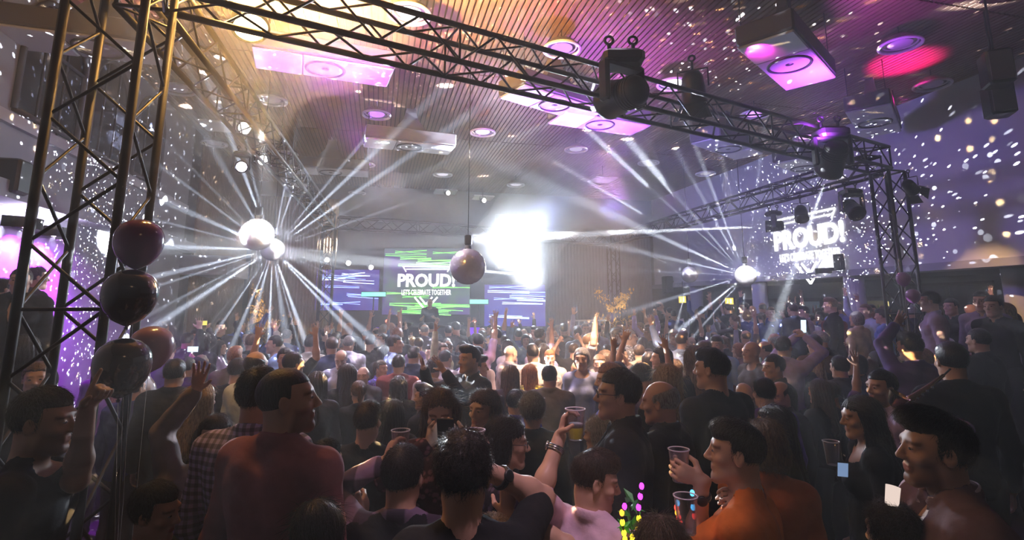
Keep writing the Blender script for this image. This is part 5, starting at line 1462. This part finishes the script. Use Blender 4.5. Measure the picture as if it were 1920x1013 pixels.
light_string('shorter light string beside the violet one, pink at top', [P(u, v, y + .04) for u, v in ((1171, 950), (1166, 962), (1167, 980), (1170, 1000))], [PU, ORr, YE, YE])
light_string('light string with blue bulbs near the hip of the man in orange', [P(u, v, y + .1) for u, v in ((1298, 925), (1299, 945), (1300, 958), (1302, 968))], [CY, CY, RE])
light_string('light string glowing red with a blue tip beside the blue one', [P(u, v, y + .1) for u, v in ((1270, 944), (1268, 955), (1272, 968), (1275, 980))], [CY, RE, ORr, RE, RE])
gt = MB(); 
t = thing('leaf_garland', 'green leafy garland between the coloured light strings', 'garland', P(1183, 962, y + .06), 0)
for i in range(14):
    q = Vector((RNG.uniform(-.03, .03), RNG.uniform(-.02, .02), RNG.uniform(-.07, .07))); R = Euler((RNG.uniform(0, 6), RNG.uniform(0, 6), RNG.uniform(0, 6))).to_matrix()
    MB().raw([q + R @ Vector(x) for x in ((-.035, 0, 0), (0, -.014, .006), (.035, 0, 0), (0, .014, .006), (0, 0, -.004))], [(0, 1, 3), (1, 2, 3), (0, 4, 1), (1, 4, 2), (2, 4, 3), (3, 4, 0)]).build('leaf', simple('green leaf', (.05, .35, .08), .5), t)
point('led_glow', P(1186, 965, y - .06), .05, (1., .75, .2), .02)
cup(P(1289, 1000, 2.05), 'clear cup below the blue and red light strings', 0)
cup(P(1562, 872, 3.1), 'dim cup in the dark beside the blue lit phone', 0)
phone(P(1580, 880, 3.0), 'phone with bluish screen in the dark lower right', -.4, .6, emitter('dim phone light', (.40, .60, 1.), .45), .7)
tl = thing('table_lantern', 'small glowing white lantern in front of the bearded man', 'lantern', P(1672, 948, 2.0), 0); MB().lathe([(.001, 0), (.024, 0), (.026, .07), (.001, .072)], n=20).build('shade', emitter('lantern light', (1., .80, .70), .85), tl); MB().lathe([(.001, -.012), (.028, -.012), (.028, 0), (.001, 0)], n=20).build('base', M['black_plastic'], tl); tl.rotation_euler = (0, .2, 0); tl.scale = (.85, .85, .9)
# a saxophone held up on the right
sp = P(1712, 752, 3.6); sx = thing('saxophone', 'shiny saxophone held slanting in the dark on the right', 'saxophone', sp, 0)
MB().tube([Vector(q) for q in ((.22, 0, .16), (.10, 0, .08), (.0, 0, .02), (-.07, 0, -.02))], [.010, .016, .022, .03], 12).build('body', simple('brass', (.55, .38, .22), .22, 1), sx)
MB().tube([Vector(q) for q in ((-.07, 0, -.02), (-.12, -.02, -.03), (-.15, -.05, .0), (-.13, -.07, .05))], [.03, .034, .04, .06], 14, False).build('bell', simple('brass bell', (.6, .42, .26), .2, 1), sx)
MB().tube([Vector((.22, 0, .16)), Vector((.27, 0, .20))], .006, 8).build('mouthpiece', M['black_plastic'], sx)
for i in range(5): MB().sphere((.12 - i * .035, -.022, .085 - i * .022), (.012, .006, .012), 10, 6).build('key', M['steel'], sx)

# ---- the rest of the crowd, copies of a few figures
LIB = {}
POSES = dict(down=(None, None), drink=(None, 'bent'), up=('down', 'up'), both=('up', 'up'), left=('upout', 'down'), film=('phone', 'phone'), high=('down', 'high'))
def proto(pose, sex, hair, sl):
    key = (pose, sex, hair, sl)
    if key in LIB: return LIB[key]
    kb = (pose, sex)
    if kb not in LIB:
        A = {}
        for sd, q in zip((-1, 1), POSES[pose]):
            if q: A[sd] = dict(pose=q)
        k = skeleton(sex, A); bm = body_mesh(k, .0125); bm.materials.append(M['skin']); LIB[kb] = (k, bm)
    k, bm = LIB[kb]; kt = (pose, sex, sl)
    if kt not in LIB: LIB[kt] = top_mesh(k, .014, .93 if sl else .4, 'shirt' if sl else 'tee'); LIB[kt].materials.append(M['cloth'])
    LIB[key] = (k, bm, LIB[kt], None if hair == 'bald' else hair_mesh(hair, .010)); return LIB[key]
WORD = {K_: 'black', W_: 'white', NV: 'navy', GR: 'grey', RD: 'red', LV: 'lilac', LB: 'pale blue', BR: 'brown', DN: 'denim blue', CR: 'cream'}
PW = dict(down='arms down', drink='hand in front', up='right arm up', both='both arms up', left='left arm out', film='hands held up', high='arm straight up')
LM = [(30, 'by the purple wall lamps'), (150, 'behind the left truss tower'), (260, 'behind the balloon column'), (380, 'by the brown left drape'), (500, 'under left mirror balls'), (640, 'before the left wing screen'),
      (800, 'before the logo screen'), (900, 'under the centre mirror ball'), (1000, 'before the right wing screen'), (1140, 'before the golden tree'), (1293, 'under small right mirror ball'), (1398, 'under bright right mirror ball'),
      (1500, 'below the projected logo'), (1610, 'before the amber coolers'), (1710, 'by the right truss tower'), (1850, 'near the exit sign')]
def to_px(p):
    c, s = math.cos(PITCH), math.sin(PITCH); d = Vector(p) - Vector((0, 0, CAMZ)); fw = d.y * c + d.z * s; up = -d.y * s + d.z * c
    return W / 2 + d.x / fw * FPX, CV - up / fw * FPX
CROWD = []
rc = random.Random(21)
def add_crowd(x, y, g, st, yaw, pose, sex, hair, hc, sl, col):
    k, bm, tm, hm = proto(pose, sex, hair, sl); s = st / 1.75
    o = link('person', bm); o.location = (x, y, g); o.rotation_euler = (0, 0, -yaw * D2R); o.scale = (s, s, s)
    finish_person(o, k, hm, tm, M['cloth'], rc.choice(SKINS), HCOL[hc], tuple(c * rc.uniform(.85, 1.15) for c in col), eyes=abs(yaw) > 100)
    u, v = to_px((x, y, g + .94 * st)); lm = min(LM, key=lambda q: abs(q[0] - u))[1]
    far = 'rearmost' if y > 12.5 else 'far back' if y > 9.5 else 'mid crowd' if y > 6.5 else 'nearer'
    hw = 'bald' if hair == 'bald' else dict(grey='grey', white='white', blond='blond', light_brown='fair', ginger='ginger').get(hc, 'dark') + ('-haired' if sex == 'm' else ' longhaired' if hair in ('long', 'wavy') else '-haired')
    tag(o, '', 'person'); CROWD.append((o, u, '%s person in %s, %s, %s %s' % (hw, WORD[col], PW[pose], far, lm)))
    PEOPLE.append((x, y))
tries = 0; N_CROWD = 182
while len(CROWD) < N_CROWD and tries < 30000:
    tries += 1
    u = rc.uniform(5, 1915); y = 4.2 + 11.2 * rc.random() ** .8
    if y < 6 and rc.random() < .5: continue
    p = P(u, 600, y); x = p.x; aa, bb = AB(Vector((x, y, 0)))
    if not (-3.0 < bb < 10.6 and aa < 14.0 and bb < 9.1 + (aa > 7) * 1.2): continue
    if -1.9 < bb < 5.6 and aa > 13.4: continue
    if abs(bb - 6.9) < .3: continue
    if any(math.hypot(x - q.x, y - q.y) < .6 for q in KEEP_OFF): continue
    if any((x - q[0]) ** 2 + (y - q[1]) ** 2 < .50 ** 2 for q in PEOPLE): continue
    if math.hypot(x - HT2.location.x, y - HT2.location.y) < .6 or math.hypot(x - HT1.location.x, y - HT1.location.y) < .6: continue
    g = ground(x, y); uu, vv = to_px((x, y, g + 1.63))
    if uu > 1640 and y < 6.5: continue
    sex = 'm' if rc.random() < .62 else 'f'; st = rc.gauss(1.76, .06) if sex == 'm' else rc.gauss(1.65, .05)
    st = min(max(st, 1.55), 1.92)
    yaw = rc.gauss(0, 32) - (uu - 860) / 40 if rc.random() < .75 else rc.choice((-1, 1)) * rc.uniform(70, 180)
    pose = rc.choices(list(POSES), (42, 14, 6 if y > 7 else 2, 6 if y > 7 else 1, 4, 4, 6 if y > 7 else 2))[0]
    hair = rc.choice(('short', 'short', 'fade', 'fade', 'curly', 'quiff', 'bald', 'ring')) if sex == 'm' else rc.choice(('long', 'long', 'wavy', 'bob', 'pony'))
    hc = rc.choices(('black', 'dark', 'brown', 'light_brown', 'blond', 'grey', 'ginger'), (5, 8, 6, 3, 3 if sex == 'f' else 1, 2, 1))[0]
    col = rc.choices(list(WORD), (10, 3, 3, 3, 1, 2, 3, 1, 2, 1))[0]
    add_crowd(x, y, g, st, yaw, pose, sex, hair, hc, rc.random() < .6, col)
by = {}
for o, u, l in CROWD: by.setdefault(l, []).append((u, o))
ORD = ['leftmost', 'second leftmost', 'third leftmost', 'fourth leftmost', 'fifth leftmost', 'sixth leftmost']
for l, q in by.items():
    q.sort(key=lambda z: z[0])
    for i, (u, o) in enumerate(q):
        o['label'] = l if len(q) == 1 else l + ', ' + ORD[min(i, 5)]
        o['group'] = 'dancing crowd'
for o in SC.objects:
    if o.get('category') == 'person' and 'group' not in o.keys(): o['group'] = 'dancing crowd'
# ------------------------------------------------------------------ haze in the whole hall
wd = bpy.data.worlds.new('hall air'); SC.world = wd; wd.use_nodes = True
wnt = wd.node_tree; wnt.nodes['Background'].inputs[0].default_value = (0, 0, 0, 1)
vs_ = wnt.nodes.new('ShaderNodeVolumeScatter'); vs_.inputs['Density'].default_value = .019; vs_.inputs['Anisotropy'].default_value = .2
vs_.inputs['Color'].default_value = (.95, .95, 1, 1)
wnt.links.new(vs_.outputs[0], wnt.nodes['World Output'].inputs['Volume'])

# amber lamp at the top left
AMB = P(438, -2, 3.9)
par_can(AMB + Vector((0, .25, .0)), P(560, 620, 3.), 'amber spotlight blazing on the left truss beam at the top edge', 1., (1., .62, .2), 60, False, 'lamps on the left truss')
spot('amber_lamp', AMB, AMB + Vector((.2, .5, .7)), 30000, (1., .50, .11), 104, 1, .1)
point('amber_glow', AMB + Vector((0, -.3, -.05)), 150, (1., .50, .12), .1)
spot('amber_haze', AMB + Vector((.05, .2, -.1)), P(430, 300, 11), 26000, (1., .46, .10), 70, .9, .12)
spot('amber_spill', AMB + Vector((.1, .1, .1)), AMB + Vector((.12, 1, .12)), 2600, (1., .48, .12), 70, .9, .15)
for (u, v, y, l, col) in ((458, 240, 6.6, 'white faced lamp on the left truss beam below the amber glow', (1, .97, .9)), (452, 312, 8.0, 'violet rimmed lamp on the left truss beam, the middle one', (.8, .7, 1)), (492, 300, 8.3, 'small white lamp at the end of the left truss beam', (1, 1, 1))):
    p = P(u, v, y); moving_head(p, p + Vector((.6, -1, -.35)), l, .62, col, 14, group='lamps on the left truss')

# white flood of light above the stage
FL1, FL2 = P(962, 452, 14.6), P(1000, 516, 14.4)
moving_head(FL2, P(700, 500, 9), 'white stage lamp at the lower right of the blinding glare', .7, (.95, .97, 1), 120, group='blinding stage lamps')
bk = thing('blinder_bank', 'big bank of blinding white lamps above the stage right of the centre mirror ball', 'stage light', P(967, 455, 14.6), 0)
MB().bbox((0, .1, 0), (1.15, .14, 1.6), .02).build('housing', M['black_metal'], bk)
MB().tube([(-.4, .1, .8), (-.4, .1, TZ - bk.location.z)], .02, 8).tube([(.4, .1, .8), (.4, .1, TZ - bk.location.z)], .02, 8).build('hanger', M['black_metal'], bk)
MB().bbox((0, 0, 0), (.96, .06, 1.4), .02).build('lamp_face', emitter('blinding lamp', (.90, .95, 1), 20), bk)
gr = MB()
for i in range(2): gr.box((-.18 + .36 * i, -.04, 0), (.012, .02, 1.5))
gr.build('grid', M['black_metal'], bk)
spot('stage_flood', FL1 + Vector((0, -.2, 0)), FL1 + Vector((-.05, -1, -.2)), 3400, (.74, .84, 1), 88, 1, .15)
spot('stage_flood', FL2 + Vector((0, -.35, 0)), FL2 + Vector((-.1, -1, -.1)), 1500, (.74, .84, 1), 60, 1, .1)
spot('stage_flood_up', FL1 + Vector((.2, -.3, .1)), P(1120, 335, 9), 5000, (.42, .50, 1), 24, .9, .1)
spot('stage_beam_left', FL2 + Vector((-.2, -.1, 0)), P(560, 478, 10.0), 340200, (.86, .93, 1), 3.2, .6, .02)
# moving head beams
MH1 = ontruss('front', .545, -.72)
MH1 = P(1168, 180, 4.68)
moving_head(MH1, P(700, 372, 12), 'large silhouetted moving head hanging from the front truss in the middle', 1.12, (.9, .95, 1), 1.5)
d = (P(700, 372, 12) - MH1).normalized(); spot('beam_middle', MH1 + d * .28, P(700, 372, 12), 163763, (.85, .92, 1), 4.2, .7, .03)
p = P(1300, 165, 5.6); par_can(p, p + Vector((.15, .3, -1)), 'black spotlight with open barn doors on the front truss', .95)
MH2 = P(1562, 298, 6.42); moving_head(MH2, P(1440, 640, 9.3), 'long black moving head near the right truss corner, beaming down', 1.05, (.9, .95, 1), 3)
d = (P(1440, 640, 9.3) - MH2).normalized(); spot('beam_right_down', MH2 + d * .3, P(1440, 640, 9.3), 171072, (.85, .92, 1), 3.4, .6, .02)
MH3 = P(1598, 392, 8.4); moving_head(MH3, MH3 + Vector((-.1, -1, -.8)), 'black moving head hanging off the right truss, unlit', .85)
MH4 = P(1452, 424, 10.6); moving_head(MH4, P(940, 446, 13.5), 'moving head at the end of the right truss sending a level beam left', .8, (.95, .97, 1), 40)
d = (P(940, 446, 13.5) - MH4).normalized(); spot('beam_level', MH4 + d * .25, P(940, 446, 13.5), 539136, (.86, .92, 1), 2.6, .6, .02)
p = P(1502, 400, 9.3); par_can(p, p + Vector((-.3, -.6, -1)), 'flat black flood light on the right truss next to the logo', .8, doors=False, group='flood lamps')
for u, v, l in ((838, 362, 'left one of the small lamps on the back truss'), (905, 376, 'right one of the small lamps on the back truss'), (612, 487, 'leftmost tiny white lamp beside the stage wing'), (652, 493, 'second tiny white lamp beside the stage wing'), (694, 501, 'third tiny white lamp beside the stage wing')):
    low = v > 450; p = P(u, v, 14.2 if not low else 15.2)
    par_can(p, p + Vector((.6, -1, -.2)), l, .5, (1, 1, 1), 40 if low else 3, False, 'small stage lamps')
# small warm lamp on the right tower
p = P(1706, 350, 7.4); par_can(p, p + Vector((1, .6, -.7)), 'small warm spotlight on the right truss corner', .6, (1., .6, .2), 25, True, 'small stage lamps')
spot('warm_corner', p + Vector((.15, .08, -.1)), p + Vector((1, .6, -.7)), 225, (1., .58, .25), 34, .6, .02)

# smoke added, thicker than the haze, to spread the glow around the strongest lamps
def smoke(name, label, blobs, dens):
    pts = np.array([tuple(b[0]) for b in blobs]); rr = max(b[1] for b in blobs) * 1.3
    F = Field(pts.min(0) - rr, pts.max(0) + rr, .09)
    for p_, r_ in blobs: F.ell(tuple(p_), (r_, r_, r_ * .85), None, k=.5)
    X, Y, Z = F.ax[0][:, None, None], F.ax[1][None, :, None], F.ax[2][None, None, :]
    F.D += (.16 * wob(X, Y, Z, 2.6) + .05 * wob(Y, Z, X, 6)).astype(f4)
    m = bpy.data.materials.new(name); m.use_nodes = True; nt = m.node_tree
    for n in list(nt.nodes):
        if n.type == 'BSDF_PRINCIPLED': nt.nodes.remove(n)
    v = nt.nodes.new('ShaderNodeVolumeScatter'); v.inputs['Density'].default_value = dens; v.inputs['Anisotropy'].default_value = .15
    nt.links.new(v.outputs[0], nt.nodes['Material Output'].inputs['Volume'])
    o = link(name, arr_mesh(name, *nets(F))); o.data.materials.append(m); tag(o, label, 'smoke', None, 'stuff'); return o
smoke('smoke_cloud', 'bright white smoke billowing around the blinding lamps right of the centre mirror ball', [(P(962, 450, 13.9), 1.0), (P(1010, 400, 13.2), 1.15), (P(1075, 350, 12.6), 1.2), (P(1140, 305, 12.0), 1.1), (P(1000, 505, 13.5), .7), (P(1180, 380, 12.4), 1.0)], .26)
smoke('smoke_cloud', 'amber lit smoke around the blazing spotlight at the upper left', [(P(440, 10, 4.3), .75), (P(340, 80, 4.5), .7), (P(560, 50, 4.8), .75), (P(420, 190, 5.2), .7), (P(670, 60, 5.4), .6)], .26)
# patterned lamps added beside the mirror balls for the rays their facets throw
C0 = Vector((0, 0, CAMZ))
def off(key, to, k=1.04): c, r = BALLS[key]; return c + (Vector(to) - c).normalized() * r * k
GE = 3.   # lamp watts per unit of pattern gain
gobo('mirror_rays', off('left', (1.2, 3, 4.4), 1.1), 900 * GE, ((38, .165, 20 / GE), (9, .06, 24 / GE)), (.3, .2, 0), (.84, .90, 1))
gobo('mirror_rays', off('big', (-6, 5, 2.9), 1.25), 520 * GE, ((30, .19, 18 / GE), ), (1.3, .7, .2), (.86, .9, 1))
gobo('mirror_rays', off('right', (7.2, 7.2, 4.3), 1.1), 900 * GE, ((34, .165, 20 / GE), (8, .06, 20 / GE)), (.6, 1.2, .4), (.84, .88, 1))
gobo('mirror_rays', off('small', (1, 6, 4.8), 1.15), 450 * GE, ((32, .15, 16 / GE), ), (.2, .5, 2.2), (.84, .88, 1))
gobo('mirror_rays', BALLS['mid'][0] + Vector((.09, -.05, 1.2)), 420 * GE, ((27, .20, 34 / GE), ), (2.0, .4, .8), (1., .68, .32))  # gold dots come from an added lamp above the ball
# the widest rays, one lamp each so that they stay crisp in the haze
def fan(key, angs, e, col, seed, wide=()):
    r = random.Random(seed); c, rad = BALLS[key]
    for a in tuple(angs) + tuple(wide):
        flat = abs(((a + 180) % 360) - 180) < 34
        d = Vector((math.cos(a * D2R), r.uniform(-.45, .35), math.sin(a * D2R))).normalized()
        w = r.uniform(6.5, 9) if a in wide else r.uniform(1.3, 2.2) if flat else r.uniform(1.6, 4.6)
        spot('mirror_ray', c + d * (rad * 1.08), c + d * 3, e * r.uniform(.45, 1.4) * (.5 if a in wide else .6 if flat else 1), col, w, 1., .01)
fan('left', (-3, -9, -14, -21, -28, -36, -44, -58, -66, -86, -112, -126, -133, -140, -152, -160, -167, 177, 166, 158, 146, 137, 128, 118, 110, 100, 93, 84, 78, 72, 66, 59, 52, 45, 36, 27, 16), 125000, (.74, .84, 1), 3, (-76, -98, -146))
fan('right', (96, 108, 118, 127, 137, 148, 158, 170, -30, -52, -90, -128, -146, -162, 178, 88), 110000, (.78, .85, 1), 5)
fan('small', (-112, -34, 150), 90000, (.84, .9, 1), 8)
# lamps trained on the balls, mostly added to make them blaze white
spot('ball_lamp', P(640, 492, 13), BALLS['left'][0], 9000, (.92, .96, 1), 4.0, .5, .03)
spot('ball_lamp', BALLS['left'][0] + Vector((1.2, -3.2, 1.0)), BALLS['left'][0], 12000, (1, 1, 1), 10, .3, .03)
spot('ball_lamp', BALLS['big'][0] + Vector((1.5, -.9, 1.2)), BALLS['big'][0], 1500, (1, 1, 1), 14, .3, .03)
spot('ball_lamp', BALLS['right'][0] + Vector((-1.4, -2.6, 2.0)), BALLS['right'][0], 5000, (1, 1, 1), 9, .3, .03)

# wall lamps on the left: white scallop and purple wash
for p in WL:
    point('wall_lamp_bulb', p + BX * .12 + Vector((0, 0, .10)), 26, (.80, .72, 1), .04)
    spot('wall_lamp_wash', p + BX * .16 + Vector((0, 0, -.02)), p + BX * .05 + Vector((0, 0, -2)), 700, (.46, .03, 1), 120, .6, .05)
# colour washes on ceiling and walls
spot('wash_purple', RM(6.0, -.3, 3.9), RM(6.5, -.6, 6), 937.125, (.48, .04, 1), 95, .9, .2)
spot('wash_purple', RM(7.2, 3.4, 3.6), RM(7.8, 3.0, 6), 2008.12, (.42, .08, 1), 110, 1, .2)
spot('wash_purple', RM(5.2, 5.2, 4.2), RM(5.4, 5.6, 6), 937.125, (.50, .07, 1), 110, 1, .2)
spot('wash_magenta', PZ(1690, 120, 6) - Vector((0, 0, .75)), PZ(1690, 118, 6), 337.5, (1., .01, .42), 78, .5, .1)
spot('wash_pink', PZ(222, 10, 6) - Vector((0, 0, .7)), PZ(222, 10, 6), 27, (1., .03, .4), 80, .5, .1)
spot('wash_wall', RM(7.5, 4.2, 4.6), RM(8.6, 9.5, 4.2), 337.5, (.30, .20, 1), 100, .9, .2)
spot('wash_wall', RM(12, 5.2, 4.6), RM(13, 9.5, 4.2), 292.5, (.30, .30, 1), 100, .9, .2)
spot('wash_left_wall', RM(7.5, -.6, 3.6), RM(8.6, -4, 4.6), 33, (.5, .4, 1), 95, .9, .2)
spot('wash_left_far', RM(10.5, -.6, 4.4), RM(11.5, -4, 4.0), 45, (.9, .70, .62), 80, .9, .2)
spot('wash_tower', at(FR, .9) + Vector((-.5, -.6, 0)), at(FR, 3.2), 450, (.45, .02, 1), 40, .5, .05)
spot('wash_tree', P(1150, 610, 14.0), P(1150, 560, 15.2), 96, (1., .72, .35), 60, .6, .05)
spot('wash_tree', P(500, 620, 11.3), P(498, 555, 12.4), 120, (1., .68, .35), 60, .6, .05)
# light on the crowd, the last two an added dim fill for the nearest
spot('crowd_warm', RM(5.6, 2.6, 4.2), P(1110, 668, 7.2), 3770, (1., .64, .42), 58, .9, .15)
spot('crowd_white', RM(8.0, -.2, 4.6), P(760, 650, 7.0), 960, (.86, .74, 1), 80, .9, .15)
spot('crowd_right', RM(9.5, 6.0, 4.6), P(1480, 640, 7.8), 230, (.6, .42, 1), 80, .9, .15)
spot('crowd_left', RM(7.5, -1.2, 3.8), P(480, 640, 7.2), 225, (.55, .6, 1), 70, .9, .15)
spot('crowd_near', RM(4.6, 2.2, 5.0), P(960, 850, 2.4), 12, (.95, .70, 1), 110, .9, .2)
spot('near_warm', RM(-.6, .5, 4.2), P(1000, 940, 2.0), 9, (1., .60, .35), 120, .9, .3)

vsx = SC.view_settings
vsx.view_transform = 'Standard'; vsx.look = 'None'; vsx.gamma = 1; vsx.use_curve_mapping = False; vsx.exposure = 0.0
cy = SC.cycles
cy.max_bounces = 4; cy.diffuse_bounces = 2; cy.glossy_bounces = 2; cy.transmission_bounces = 2; cy.transparent_max_bounces = 6; cy.volume_bounces = 0
cy.caustics_reflective = False; cy.caustics_refractive = False; cy.sample_clamp_indirect = 3.0

spot('wash_magenta', PZ(1415, 98, 5.0), PZ(1425, 78, 5.2), 60, (1., .02, .75), 90, .8, .05)  # added spot that tints the end of the ceiling unit
point('wall_lamp_bulb', WLR, 9, (.86, .88, 1), .04)
spot('near_pink', (.2, 1.1, 5.5), P(1000, 960, 2.05), 340, (1., .68, .88), 24, .8, .08)  # added spot that brightens the man raising the beer
